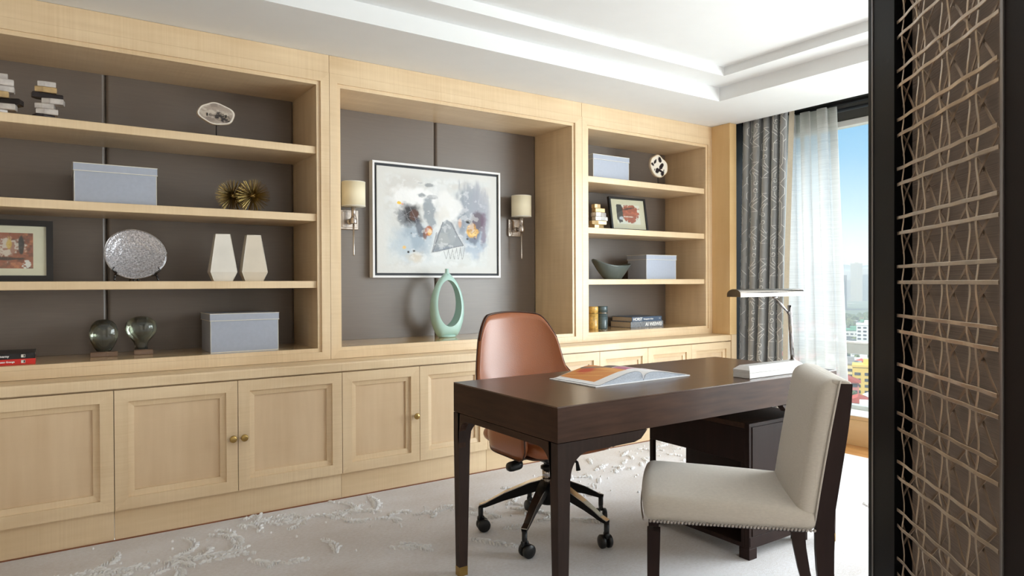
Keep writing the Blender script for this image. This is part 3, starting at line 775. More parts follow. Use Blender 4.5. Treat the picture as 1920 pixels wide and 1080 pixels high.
# five-star base: azimuths measured from the photograph's caster positions
hub = Vector((1.862, 2.465)); rz = R(177)
cas = [(1.6123, 2.6557), (1.604, 2.2878), (1.9498, 2.1711), (2.1713, 2.4549), (1.966, 2.756)]
base = obj('star_base', G().lathe([(.036, .135), (.042, .15), (.044, .232), (.036, .245), (.028, .247)], 24), BLACKM, oc, world=False)
TOPM = mat('polished_aluminium', (205, 196, 184), .18, 1, var=.03)
wh_turn = [20, -35, -30, 60, 15]
for (cx, cyy), wt_ in zip(cas, wh_turn):
    d = Vector((cx, cyy))-hub; a = math.atan2(d.y, d.x)-rz; L = .308
    M = Matrix.Rotation(a, 4, 'Z'); g = G()
    secs = [(.025, .246, .20, .024), (.08, .232, .182, .021), (.20, .180, .145, .016), (.285, .132, .112, .013), (.315, .121, .106, .013)]
    vs = []
    for x, zt, zb, w in secs: vs += [(x, -w, zt), (x, w, zt), (x, w*.75, zb), (x, -w*.75, zb)]
    fs = [(0,1,2,3), (16,17,18,19)]+[(r_*4+i, r_*4+(i+1)%4, r_*4+4+(i+1)%4, r_*4+4+i) for r_ in range(4) for i in range(4)]
    g.add(vs, fs, False, M); ar = obj('base_arm', g, BLACKM, oc, world=False)
    g = G(); vs = []
    for x, zt, zb, w in secs: vs += [(x, -w*1.0, zt+.003), (x, w*1.0, zt+.003), (x, w*1.0, zt-.001), (x, -w*1.0, zt-.001)]
    g.add(vs, fs, False, M); obj('top_plate', g, TOPM, ar)
    # caster
    C0 = M @ Vector((L, 0, 0)); tw = a+R(wt_); T = Matrix.Translation(C0) @ Matrix.Rotation(tw, 4, 'Z')
    g = G(); g.add(*[list(x) for x in (lambda q: (q.v, q.f))(G().lathe([(.0105, .060), (.0115, .075), (.0115, .112)], 14))], True, T)
    q = G().soft(-.018, .016, -.009, .009, .045, .072, (.008, .004, .01), 3); g.add(q.v, q.f, True, T)
    cs_ = obj('caster', g, BLACKP, oc, world=False)
    for sy in (-1, 1):
        MM = T @ Matrix.Translation((-.012, sy*.007, .0295)) @ Matrix.Rotation(R(-90*sy), 4, 'X')
        obj('wheel', G().lathe([(0, .0), (.027, .0), (.0295, .003), (.0295, .014), (.026, .018), (.006, .0195), (0, .0195)], 24, MM), BLACKP, cs_, world=False)

# ------------------------------------------------------------------ visitor chair
vc = thing('side_chair', 'cream upholstered side chair with nailhead trim in front of the desk', 'chair', (1.843, 1.478, 0), R(44.0))
def sdef(P):
    x, y, z = P; t = (y+.25)/.5
    x = x*(.965+.05*t)
    top = max(0, (z-.415)/.07)
    z += top*(.016*(1-(x/.23)**2)*(1-((y-.02)/.27)**2)-.018*(1-t)+.004*t)
    return (x, y+.012*(1-(x/.24)**2)*(1 if y > .1 else 0), z)
se = obj('seat', G().soft(-.230, .230, -.252, .252, .396, .475, (.028, .032, .034), 11, sdef), LINEN, vc, world=False)
obj('seat_rail', G().box(-.19, .19, -.215, .215, .385, .3975, .002), WD, vc, world=False)
g = G()
def nail(x, y, nx, ny):
    q = Vector((nx, ny, 0)).to_track_quat('Z', 'Y').to_matrix().to_4x4()
    g.lathe([(.0052, -.0005), (.0046, .002), (.0026, .0036), (0, .0042)], 7, Matrix.Translation((x, y, .4035)) @ q)
for i in range(46):
    y = -.238+i*.0105; t = (y+.25)/.5; xx = .2295*(.965+.05*t)
    nail(-xx, y, -1, 0); nail(xx, y, 1, 0)
for i in range(42): x = -.2155+i*.0105; nail(x, .2525+.012*(1-(x/.24)**2)-.0005, 0, 1)
nl = obj('nailhead_trim', g, mat('pewter_nails', (150, 142, 136), .3, 1, var=.1), vc, world=False, weld=False); nl['kind'] = 'stuff'
def bdef(P):
    x, y, z = P
    k = (z-.43)/.42
    y += -.060*k-.010*k*k+.018
    crown = -.016*(1-(x/.225)**2)
    if y > -.28-.08*k: pass
    # gentle crown on the front face only
    fr = max(0, min(1, (P.y+.262)/.05)); y += .014*fr*(1-(x/.225)**2)-.006
    top = max(0, (P.z-.80)/.06); y -= top*top*.012
    return (x, y, z)
obj('backrest', G().soft(-.214, .214, -.268, -.206, .425, .848, (.022, .030, .030), 11, bdef), LINEN, vc, world=False)
g = G().soft(-.213, .213, -.296, -.240, .832, .8525, (.010, .018, .010), 7, lambda P: (P.x, P.y-.048, P.z+.10*(P.y+.25)-.004))
obj('top_roll', g, LINEN, vc, world=False)
def backy(z): k = (z-.43)/.42; return -.244-.060*k-.010*k*k
for s in (-1, 1):
    fz = [.836, .78, .70, .62, .54, .46, .42, .38, .34, .28, .20, .12, .06, 0]
    th = [.032, .040, .045, .047, .048, .048, .050, .052, .050, .046, .042, .038, .036, .035]
    fy = [backy(z) if z > .42 else (-.2435 if z > .36 else -.2615-.0*(z)) for z in fz]
    curve = {.38: -.243, .34: -.2435, .28: -.247, .20: -.257, .12: -.273, .06: -.289, 0: -.309}
    fy = [curve.get(z, y) for z, y in zip(fz, fy)]
    front = [(y, z) for y, z in zip(fy, fz)]; rear = [(y-t, z) for y, z, t in zip(fy, fz, th)]
    poly = front+rear[::-1]
    g = G().prism(poly, 0, s*.190, s*.2155); obj('rear_leg', g, WD, vc, world=False)
    obj('piping', G().tube([(s*.2155, backy(z)+.003, z) for z in (.43, .5, .6, .7, .8, .845)], .003, 6), LINEN, vc, world=False)
    g = G(); vs = []
    for z, t in ((0, .030), (.372, .040)):
        for a, b in ((0, 0), (1, 0), (1, 1), (0, 1)): vs.append((s*(.226-a*t), .244-b*t, z))
    g.add(vs, [(0,1,2,3),(4,5,6,7),(0,1,5,4),(1,2,6,5),(2,3,7,6),(3,0,4,7)])
    obj('front_leg', g, WD, vc, world=False)
obj('back_panel', G().grid(lambda u, v: (-.189+.378*u, backy(.44+.4*v)-.022, .44+.4*v), 2, 12), LINEN, vc, world=False)
obj('back_rail', G().box(-.189, .189, -.285, -.255, .39, .43, .002), WD, vc, world=False)
# ------------------------------------------------------------------ storage boxes
def storage_box(lab, x0, x1, y0, y1, z0, z1, group='silver blue storage boxes'):
    t = thing('storage_box', lab, 'box', ((x0+x1)/2, (y0+y1)/2, z0), 0, group)
    lz = z1-.038
    obj('body', G().box(x0+.004, x1-.004, y0+.004, y1-.004, z0, lz+.002, .001), BOXM, t)
    ld = obj('lid', G().box(x0, x1, y0, y1, lz, z1, .001), BOXM, t)
    g = G(); e = .0016
    for z in (z1-e, lz+e):
        for (a, b) in (((x0, y0), (x1, y0)), ((x0, y0), (x0, y1)), ((x1, y0), (x1, y1))):
            g.box(min(a[0], b[0])-.0012, max(a[0], b[0])+.0012, min(a[1], b[1])-.0012, max(a[1], b[1])+.0012, z-e, z+e, .0004)
    obj('edging', g, TRIMC, ld)
    g = G()
    for x in (x0+.004, x1-.004): g.box(x-.0012, x+.0012, y0+.0028, y0+.0052, z0, lz-.001, .0003)
    g.box(x0+.003, x1-.003, y0+.0028, y0+.0052, z0, z0+.0024, .0003)
    obj('edging', g, TRIMC, t)
storage_box('silver blue lidded box on the left bay shelf beside the brass urchins', .086, .430, 3.70, 3.95, 1.5131, 1.697)
storage_box('silver blue lidded box on the bottom of the left shelving bay', .664, 1.008, 3.715, 3.97, .7851, .984)
storage_box('silver blue lidded box on the top shelf of the right bay', 3.226, 3.583, 3.72, 3.96, 1.8821, 2.062)
storage_box('silver blue lidded box beside the dark bowl in the right bay', 3.756, 4.088, 3.72, 3.93, 1.1581, 1.346)

# ------------------------------------------------------------------ stacked stone sculptures
PYR = mat('silvered_stone', (206, 200, 196), .22, .35, var=.25, scale=25, bump=.3)
PYD = mat('dark_stone', (48, 42, 42), .2, .5, var=.3, scale=30, bump=.3)
PYG = mat('golden_stone', (190, 162, 118), .3, .4, var=.25, scale=30, bump=.3)
def stones(lab, cx, cy_, z0, slabs):
    t = thing('stone_sculpture', lab, 'sculpture', (cx, cy_, z0), 0, 'stacked stone sculptures')
    z = z0; h = (slabs[0]); H = h/len(slabs[1]); 
    for (dx, dy, w, d, a, m) in slabs[1]:
        M = Matrix.Translation((cx+dx, cy_+dy, z+H/2)) @ Matrix.Rotation(R(a), 4, 'Z')
        rn = random.Random(int(z*1e4)); hw, hd = w/2, d/2
        pts = [(-hw, -hd*.9), (-hw*.2, -hd*1.02), (hw, -hd*.85), (hw*.95, hd*.5), (hw*.5, hd), (-hw*.7, hd*.95), (-hw*1.02, hd*.2)]
        pts = [(p[0]*rn.uniform(.95, 1.05), p[1]*rn.uniform(.95, 1.05)) for p in pts]
        i2 = [(p[0]*.95, p[1]*.95) for p in pts]; n = len(pts); g = G(); vs = []
        for zz, q in ((-H/2, i2), (-H/2+.003, pts), (H/2-.003, pts), (H/2, i2)): vs += [(p[0], p[1], zz) for p in q]
        g.add(vs, [tuple(range(n)), tuple(range(3*n, 4*n))]+[(r_*n+i, r_*n+(i+1)%n, r_*n+n+(i+1)%n, r_*n+n+i) for r_ in range(3) for i in range(n)], False, M)
        obj('slab', g, m, t); z += H
S1 = [(-.02, 0, .075, .08, 20, PYD), (.0, -.01, .085, .06, -5, PYR), (-.005, 0, .07, .075, -12, PYR), (.025, -.01, .085, .06, -12, PYR), (.0, .0, .115, .05, 8, PYD), (-.005, 0, .085, .08, -3, PYG), (.0, -.01, .068, .05, -4, PYR)]
stones('stacked stone sculpture on the top left shelf, the one fully in view', -.008, 3.75, 1.8781, (.174, S1))
S2 = [(-.02, 0, .07, .08, 10, PYR), (.01, -.01, .09, .06, -12, PYR), (.02, .01, .12, .07, -24, PYD), (-.01, -.01, .075, .06, -2, PYG), (.005, 0, .085, .06, -4, PYR), (.0, -.01, .09, .07, -2, PYR), (-.01, 0, .07, .05, -8, PYR)]
stones('stacked stone sculpture cut off by the left photo edge on the top shelf', -.175, 3.75, 1.8781, (.185, S2))
S3 = [(-.01, 0, .1, .08, 5, PYG), (.0, -.005, .12, .07, -10, PYG), (.02, 0, .12, .07, 2, PYR), (.01, 0, .11, .07, 8, PYR), (.01, 0, .085, .07, -6, PYG), (-.01, 0, .055, .05, 0, PYG)]
stones('stacked stone sculpture in the right bay beside the small framed print', 3.285, 3.75, 1.5221, (.18, S3))

# ------------------------------------------------------------------ agate slices on stands
def outline(n, f): return [f(2*math.pi*i/n) for i in range(n)]
def slice_on_stand(lab, cx, cz, y, z0, rx, rz_, tilt, paintf, seed, cat='ornament'):
    t = thing('agate_slice', lab, cat, (cx, y, z0))
    rn = np.random.RandomState(seed); ph = rn.rand(6)*6.28; am = (.3+rn.rand(6))*.055/np.arange(1, 7)**.6
    def rad(a): return 1+sum(am[k]*math.sin((k+2)*a+ph[k]) for k in range(6))
    ca, sa = math.cos(R(tilt)), math.sin(R(tilt))
    def pt(a, k, yy):
        r_ = rad(a)*k; X = rx*r_*math.cos(a); Z = rz_*r_*math.sin(a)
        return (cx+X*ca-Z*sa, yy, cz+X*sa+Z*ca)
    NA, NR = 72, 26
    body = G(); n = NA; vs = []
    for yy, k in ((y-.011, .97), (y-.006, 1.0), (y+.006, 1.0), (y+.011, .96)): vs += [pt(2*math.pi*i/n, k, yy) for i in range(n)]
    body.add(vs, [tuple(range(n)), tuple(range(3*n, 4*n))]+[(r_*n+i, r_*n+(i+1)%n, r_*n+n+(i+1)%n, r_*n+n+i) for r_ in range(3) for i in range(n)], False)
    b = obj('stone', body, mat('cream_agate_rind', (190, 174, 154), .4, var=.15, scale=40), t)
    # polished face with its own banding
    me = bpy.data.meshes.new('polished_face'); vv = []; cols = []; ff = []
    off = Vector(t.location)
    for j in range(NR+1):
        for i in range(NA):
            a = 2*math.pi*i/NA; k = .965*j/NR; p = Vector(pt(a, k, y-.0115))-off; vv.append(tuple(p)); cols.append((k*math.cos(a), k*math.sin(a), k))
    for j in range(NR):
        for i in range(NA): ff.append((j*NA+i, j*NA+(i+1)%NA, (j+1)*NA+(i+1)%NA, (j+1)*NA+i))
    me.from_pydata(vv, [], ff); cc = np.ones((len(vv), 4)); A = np.array(cols); cc[:, :3] = paintf(A[:, 0], A[:, 1], A[:, 2])
    at = me.color_attributes.new('Col', 'FLOAT_COLOR', 'POINT'); at.data.foreach_set('color', cc.ravel())
    me.materials.append(attr_mat('agate_face_%d' % seed, .12, .3)); o = bpy.data.objects.new('polished_face', me); COL.objects.link(o); o.parent = b
    zb = cz-rz_*.78; g = G(); w = rx*.5
    arcp = [(cx+w*math.sin(R(q)), y, zb-.012+.03*(1-math.cos(R(q)))*1.2) for q in range(-90, 91, 15)]
    g.tube(arcp, .0028, 6)
    for sx in (-1, 1): g.tube([(cx+sx*w, y, zb+.024), (cx+sx*w, y-.013, zb+.030), (cx+sx*w, y-.016, zb+.042)], .0026, 6)
    g.tube([(cx, y, zb-.012), (cx, y, z0+.004)], .0028, 6); g.box(cx-.03, cx+.03, y-.025, y+.025, z0, z0+.004, .001)
    obj('stand', g, BLACKM, t)
def face1(x, y, k):
    c = np.ones((len(x), 3))*np.array(lin((158, 144, 132)))
    def mix(rgb, m): c[:] = c*(1-m[:, None])+np.array(lin(rgb))*m[:, None]
    n = fbm(x*2.2+3, y*2.2, 5); mix((118, 104, 96), sstep(.45, .62, n)*.6); mix((206, 192, 176), sstep(.48, .62, fbm(x*3, y*3, 9))*.6)
    d = np.hypot((x-.36)/.62, (y+.22)/.46)+(fbm(x*5, y*5, 2)-.5)*1.2; mix((44, 34, 30), 1-sstep(.75, 1.0, d))
    mix((196, 178, 158), sstep(.5, .62, fbm(x*6, y*8, 12))*(1-sstep(.6, 1.1, d))*.5)
    mix((226, 218, 206), sstep(.86, .92, k)); return c
def face2(x, y, k):
    c = np.ones((len(x), 3))*np.array(lin((222, 214, 200)))
    def mix(rgb, m): c[:] = c*(1-m[:, None])+np.array(lin(rgb))*m[:, None]
    n = (fbm(x*4, y*4, 4)-.5)*.8
    for (px, py, rx, ry) in ((-.18, .55, .22, .28), (-.55, .05, .12, .3), (-.62, -.35, .2, .14), (.2, .1, .2, .45), (.02, -.45, .2, .3), (.62, -.35, .24, .3), (.35, -.25, .25, .14)):
        d = np.hypot((x-px)/rx, (y-py)/ry)+n; mix((42, 34, 36), 1-sstep(.85, 1.0, d))
    mix((206, 178, 138), sstep(.9, .95, k)); return c
slice_on_stand('oval grey-cream stone slice on a black stand, top left shelf', .708, 2.008, 3.75, 1.8781, .090, .056, -10, face1, 4)
slice_on_stand('small cream agate slice with black patches on the right top shelf', 3.915, 2.035, 3.75, 1.8821, .100, .082, -32, face2, 8)

# ------------------------------------------------------------------ brass urchins
def urchin(lab, c, r, seed, z0):
    t = thing('urchin_ornament', lab, 'ornament', (c[0], c[1], z0), 0, 'brass spiked balls')
    g = G(); rn = random.Random(seed); n = 240; ga = math.pi*(3-5**.5)
    g2 = G(); g2.lathe([(.0005 if i in (0, 8) else .2*r*math.sin(math.pi*i/8), -.2*r*math.cos(math.pi*i/8)) for i in range(9)], 12, Matrix.Translation(c))
    obj('core', g2, BRASS, t)
    for i in range(n):
        z = 1-2*(i+.5)/n; rr = math.sqrt(1-z*z); a = i*ga
        d = Vector((rr*math.cos(a), rr*math.sin(a), z)); d = (d+Vector((rn.gauss(0, .04), rn.gauss(0, .04), rn.gauss(0, .04)))).normalized()
        L = r*rn.uniform(.94, 1.02)
        if c[2]+d.z*L < z0+.001: L = (c[2]-z0-.001)/(-d.z)
        u = d.cross(Vector((0, 0, 1)) if abs(d.z) < .9 else Vector((1, 0, 0))).normalized(); v = d.cross(u); w = .0011
        C = Vector(c); vs = []
        for q, ww in ((.15, .0016), (.97, w)):
            for k in range(3): an = 2.094*k; vs.append(C+d*(L*q)+(u*math.cos(an)+v*math.sin(an))*ww)
        vs.append(C+d*L)
        g.add(vs, [(0,1,4,3),(1,2,5,4),(2,0,3,5),(3,4,6),(4,5,6),(5,3,6)])
    o = obj('spines', g, mat('dark_brass_spines', (150, 128, 78), .32, 1, var=.2, scale=40), t, weld=False); o['kind'] = 'stuff'
urchin('brass spiked ball on the left bay shelf, the left one of two', (.792, 3.78, 1.597), .088, 1, 1.5131)
urchin('brass spiked ball on the left bay shelf, the right one of two', (.878, 3.72, 1.597), .090, 2, 1.5131)

# ------------------------------------------------------------------ framed prints
MATB = mat('cream_passepartout', (214, 206, 182), .7, var=.02)
def rust_paint(seed, flip=False):
    P = Paint(140, 100, (150, 84, 52), 1.4); s = seed
    P.mix((112, 60, 38), sstep(.45, .65, fbm(P.u*7, P.v*4, s))); P.mix((196, 118, 76), sstep(.55, .7, fbm(P.u*9, P.v*6, s+3))*.7)
    if not flip:
        P.blob(.45, .58, .42, .30, (214, 198, 184), .9, .35, .7, 12, s+1)
        P.mix((150, 76, 46), sstep(.52, .6, fbm(P.u*16, P.v*12, s+4))*.75)
        P.blob(.60, .7, .05, .18, (200, 160, 50), .8, .4, .4); P.blob(.28, .62, .05, .1, (206, 170, 70), .7, .4, .4)
        P.blob(.80, .66, .05, .28, (34, 26, 24), .95, .2, .2); P.blob(.4, .27, .5, .05, (46, 32, 28), .9, .3, .3)
        P.blob(.9, .1, .07, .12, (226, 222, 216), .9, .2, .9, 14); P.blob(.2, .04, .16, .06, (60, 50, 50), .8)
    else:
        P.c[:] = np.array(lin((222, 218, 206))); P.blob(.58, .52, .44, .46, (160, 82, 58), 1, .1, .5, 7, s)
        P.mix((196, 104, 74), sstep(.5, .65, fbm(P.u*6, P.v*6, s+2))*(P.c[..., 0] < .4)*.8)
        P.blob(.12, .55, .16, .55, (64, 60, 58), 1, .1, .35, 8, s+5); P.blob(.45, .78, .3, .05, (60, 44, 34), .8, .3, .6, 9, 1, 12)
        P.blob(.18, .3, .1, .09, (188, 194, 206), .9, .3, .4); P.blob(.5, .38, .26, .03, (224, 214, 200), .8, .3, .8, 12, 2)
        P.blob(.9, .1, .12, .12, (222, 218, 206), 1, .2, .9, 12, 3); P.blob(.3, .04, .1, .06, (222, 218, 206), 1, .2, .9, 12, 4)
    return P
def framed(lab, x0, x1, z0, h, y, lean, seed, flip, margin, border, rz=0):
    t = thing('picture_frame', lab, 'picture', ((x0+x1)/2, y, z0), rz if rz else 1e-6)
    w = (x1-x0); M = Matrix.Rotation(R(-lean), 4, 'X')
    def rc(d, dz=0): return [(-w/2+d, d), (w/2-d, d), (w/2-d, h-d), (-w/2+d, h-d)]
    BK = mat('black_picture_frame', (22, 20, 20), .35, var=.1)
    for k in range(4):
        j = (k+1) % 4; o_, i_ = rc(0), rc(border)
        obj('frame_side', G().prism([o_[k], o_[j], i_[j], i_[k]], 1, -.018, .004, M=M), BK, t, world=False)
    obj('backing', G().box(-w/2+.003, w/2-.003, -.004, .003, .003, h-.003, .0005, M=M), BK, t, world=False)
    obj('mount', G().box(-w/2+border-.001, w/2-border+.001, -.010, -.0045, border-.001, h-border+.001, 0, M=M), MATB, t, world=False)
    P = rust_paint(seed, flip); m0, m1, mz = margin
    fx = lambda u, v: tuple(M @ Vector((-w/2+m0+(w-m0-m1)*u, -.0106, mz+(h-2*mz)*v)))
    painted('print', P, fx, attr_mat('print_%d' % seed, .5), t, False)
    o = obj('glazing', G().box(-w/2+border, w/2-border, -.0135, -.0125, border, h-border, 0, M=M), GL, t, world=False)
framed('black framed rust and white abstract print on the left bay shelf', -.36, .008, 1.1503, .276, 3.765, 4, 21, False, (.075, .075, .058), .026)
framed('small black framed rust-red abstract print leaning in the right bay', 3.472, 3.842, 1.5223, .262, 3.80, 9, 33, True, (.068, .068, .056), .016, R(-1.5))

# ------------------------------------------------------------------ glass plate on easel
def plate():
    t = thing('glass_plate', 'oval textured clear glass plate propped on a small black easel', 'plate', (.338, 3.75, 1.1502))
    gm = mat('textured_silver_glass', (176, 174, 178), .16, .75, var=.45, scale=150, bump=1.0, bscale=150, detail=4)
    n, m_ = 72, 16; cx, cz, y = .338, 1.2825, 3.745
    def f(k, a, back):
        r_ = k*(1+.035*math.cos(2*a+.3)+.02*math.cos(3*a)); dish = .022*k*k+.004*math.sin(k*26)*(.3+.7*k)*.3
        X = .128*r_*math.cos(a); Z = .1235*r_*math.sin(a)
        return (cx+X, y+.02-dish+.09*Z*0+back*.004+(Z*.22), cz+Z)
    g = G()
    for back in (0, 1):
        g.grid(lambda u, v: f(v, 2*math.pi*u, back), n, m_, True, True)
    g.grid(lambda u, v: f(1, 2*math.pi*u, v), n, 2, True, True)
    obj('plate', g, gm, t)
    g = G(); g.tube([Vector(f(1.0, 2*math.pi*i/72, .5)) for i in range(73)], .0022, 6); obj('rim', g, CHROME, t)
    g = G()
    for s in (-1, 1):
        X = .338+s*.088
        pts = [(X+s*.004, 3.700, 1.218), (X+s*.012, 3.702, 1.205), (X-s*.004, 3.705, 1.19), (X-s*.002, 3.72, 1.182), (X+s*.002, 3.715, 1.17), (X+s*.004, 3.70, 1.1545)]
        g.tube(pts, [.003, .005, .006, .006, .005, .004], 8); g.tube([(X-s*.002, 3.72, 1.182), (X-s*.06, 3.76, 1.176)], .0055, 8)
        g.tube([(X-s*.004, 3.72, 1.182), (X-s*.01, 3.80, 1.20)], .005, 8)
    g.tube([(.278, 3.76, 1.176), (.398, 3.76, 1.176)], .005, 8)
    for s in (-1, 1): g.tube([(.338+s*.012, 3.76, 1.18), (.338+s*.02, 3.82, 1.154)], .006, 8)
    g.tube([(.326, 3.76, 1.178), (.33, 3.735, 1.153)], .005, 8); g.tube([(.350, 3.76, 1.178), (.346, 3.735, 1.153)], .005, 8)
    obj('easel', g, mat('black_lacquer', (20, 16, 20), .15, var=.1, coat=.5), t)
plate()

# ------------------------------------------------------------------ faceted vases
def fvase(lab, cx, m):
    t = thing('bone_vase', lab, 'vase', (cx, 3.745, 1.1501), 0, 'pair of faceted bone vases')
    g = G(); y = 3.745
    L = [(.045, .030, 1.1502), (.0635, .044, 1.197), (.0345, .026, 1.391)]
    vs = [(cx+sx*w, y+sy*d, z) for w, d, z in L for sx, sy in ((-1, -1), (1, -1), (1, 1), (-1, 1))]
    # hollow mouth
    vs += [(cx+sx*.028, y+sy*.020, z) for z in (1.391, 1.34) for sx, sy in ((-1, -1), (1, -1), (1, 1), (-1, 1))]
    fs = [(0, 1, 2, 3)]+[(r_*4+i, r_*4+(i+1)%4, r_*4+4+(i+1)%4, r_*4+4+i) for r_ in range(4) for i in range(4)]+[(16, 17, 18, 19)]
    g.add(vs, fs); b = obj('vase_body', g, m, t)
    g = G()
    for sx, sy in ((-1, -1), (1, -1)):
        g.tube([(cx+sx*w, y+sy*d, z) for w, d, z in L], .0013, 5)
    g.tube([(cx-.0345, y-.026, 1.391), (cx+.0345, y-.026, 1.391)], .0013, 5)
    obj('inlay_edge', g, mat('pale_bone_edge', (236, 232, 222), .35, var=.02), b)
fvase('faceted white bone vase, left of the pair on the third shelf', .7305, mat('white_bone', (222, 216, 206), .3, var=.07, scale=9, coat=.3))
fvase('faceted bone vase of slightly beiger tone, right of the shelf pair', .8830, mat('beige_bone', (210, 198, 180), .3, var=.06, scale=9, coat=.3))

# ------------------------------------------------------------------ blown glass ornaments
SG = bpy.data.materials.new('smoke_glass'); SG.use_nodes = True
b = SG.node_tree.nodes['Principled BSDF']; b.inputs['Transmission Weight'].default_value = .93; b.inputs['Base Color'].default_value = (.50, .52, .46, 1)
b.inputs['Roughness'].default_value = .01; b.inputs['IOR'].default_value = 1.5
no = SG.node_tree.nodes.new('ShaderNodeTexNoise'); no.inputs['Scale'].default_value = 6
mr = SG.node_tree.nodes.new('ShaderNodeMapRange'); mr.inputs[3].default_value = .005; mr.inputs[4].default_value = .02
SG.node_tree.links.new(no.outputs[0], mr.inputs[0]); SG.node_tree.links.new(mr.outputs[0], b.inputs['Roughness'])
ACR = mat('copper_tinted_acrylic', (196, 158, 132), .06, 0, var=.03, trans=.75, ior=1.3, coat=.5)
def bulb(lab, cx, y, z0, prof, bx, bw, bh, gname):
    t = thing('glass_ornament', lab, 'ornament', (bx, y, z0), 0, gname)
    obj('base_block', G().box(bx-bw/2, bx+bw/2, y-.024, y+.024, z0+.0003, z0+bh, .0015), ACR, t)
    g = G(); M = Matrix.Translation((cx, y, 0)) @ Matrix.Scale(.62, 4, (0, 1, 0))
    g.lathe([(r_, z) for r_, z in prof], 40, M)
    # inner wall
    n = len(prof); cz = sum(p[1] for p in prof)/n
    inner = [(max(0, r_-.009), z0+bh+.006+(z-(z0+bh))*.90) for r_, z in prof]
    g2 = G().lathe(inner[::-1], 40, M); g.add(g2.v, g2.f, True)
    o = obj('glass_bulb', g, SG, t, weld=True)
    # dimple rings (the pinched centre)
    q = G(); cz = prof[len(prof)*3//5][1]
    for s in (-1, 1):
        MM = Matrix.Translation((cx, y+s*.0, cz)) @ Matrix.Rotation(R(90*s), 4, 'X')
        q.lathe([(.0, .016), (.010, .015), (.017, .018), (.022, .026)], 24, MM)
    obj('dimple', q, SG, o)
z0 = .7851; 
zt = .963
A1 = [(.030, .8105), (.042, .829), (.055, .858), (.0618, .887), (.0610, .912), (.052, .939), (.036, .957), (.018, .9645), (0, .9660)]
bulb('smoky glass bubble ornament, the round one with wide base block', .2095, 3.86, z0, A1, .2095, .115, .024, 'smoke glass ornaments')
A2 = [(.030, .8115), (.028, .828), (.034, .848), (.052, .872), (.068, .898), (.0725, .921), (.066, .946), (.047, .965), (.022, .9745), (0, .9765)]
bulb('smoky glass ornament shaped like a light bulb on a narrow block', .3700, 3.86, z0, A2, .3785, .084, .025, 'smoke glass ornaments')

# ------------------------------------------------------------------ books
def closed_book(name_lab, x0, x1, y0, y1, z0, z1, cov, group, rz=0, spine=None):
    t = thing('book', name_lab, 'book', ((x0+x1)/2, (y0+y1)/2, z0), rz if rz else 1e-6, group)
    w, d, h = (x1-x0)/2, (y1-y0)/2, z1-z0
    g = G(); g.box(-w, w, -d, d, .0002, .0028, .0006); g.box(-w, w, -d, d, h-.0028, h, .0006); g.box(-w, w, -d-.0008, -d+.0022, .0002, h, .0008)
    obj('cover', g, cov, t, world=False)
    obj('pages', G().box(-w+.003, w-.003, -d+.002, d-.003, .0028, h-.0028, 0), PAGES, t, world=False)
    return t
INK = mat('white_ink', (238, 238, 238), .5, var=.01)
NAVY = mat('slate_blue_cover', (74, 92, 116), .35, var=.04); 
GREYC = mat('mottled_silver_jacket', (130, 134, 140), .4, var=.55, scale=60, stretch=(3, 1, 1), detail=5)
BLKC = mat('black_cover', (22, 22, 26), .35, var=.1); REDC = mat('red_cover', (206, 44, 36), .35, var=.04)
def txt(t, body, size, m, x, z, d, sx=1.0, bold=0, align='LEFT'):
    return text_part('lettering', body, size, m, t, (x, -d-.0012, z), (1, 0, 0), (0, 0, 1), .0003, sx, bold, align)
bb = closed_book('thick silver jacketed art book at the bottom of the right pair', 3.668, 4.020, 3.80, 4.03, .7851, .831, GREYC, 'art books in the right bay')
txt(bb, 'AI WEIWEI', .037, INK, .160, .0225, .115, 1.02, .0012, 'RIGHT')
bt = closed_book('slate blue art book lying on top of the right pair', 3.680, 4.004, 3.80, 4.025, .8312, .868, NAVY, 'art books in the right bay')
txt(bt, 'HORST', .031, INK, -.150, .018, .1125, 1.0, .0008); txt(bt, 'Photographer of Style', .014, INK, -.038, .018, .1125, .85, .0004); txt(bt, 'V&A', .010, INK, .130, .020, .1125)
b1 = closed_book('red spined paperback under the black one at lower left', -.40, -.062, 3.695, 3.93, .7851, .8095, REDC, 'paperbacks on the bottom left shelf')
txt(b1, 'Painting the Light', .0150, INK, .005, .0125, .1175, 1.0, .0004, 'RIGHT'); txt(b1, 'Susan Grange', .0105, INK, .095, .0125, .1175, 1.0, .0004, 'RIGHT')
b2 = closed_book('black paperback on top of the red one at lower left', -.40, -.062, 3.697, 3.93, .8097, .8335, BLKC, 'paperbacks on the bottom left shelf')
txt(b2, 'Monet: The Garden of Giverny', .0135, INK, .075, .0125, .1165, 1.0, .0004, 'RIGHT')
for bx_ in (b1, b2):
    d_ = .1175 if bx_ is b1 else .1165
    q = G().box(.118, .133, -d_-.0016, -d_-.0008, .006, .019, 0); obj('publisher_mark', q, mat('mark_white', (225, 222, 215), .5, var=.2, scale=200), bx_, world=False)
    q = G().box(.127, .1315, -d_-.0020, -d_-.0015, .008, .018, 0); obj('publisher_mark', q, BLKC, bx_, world=False)

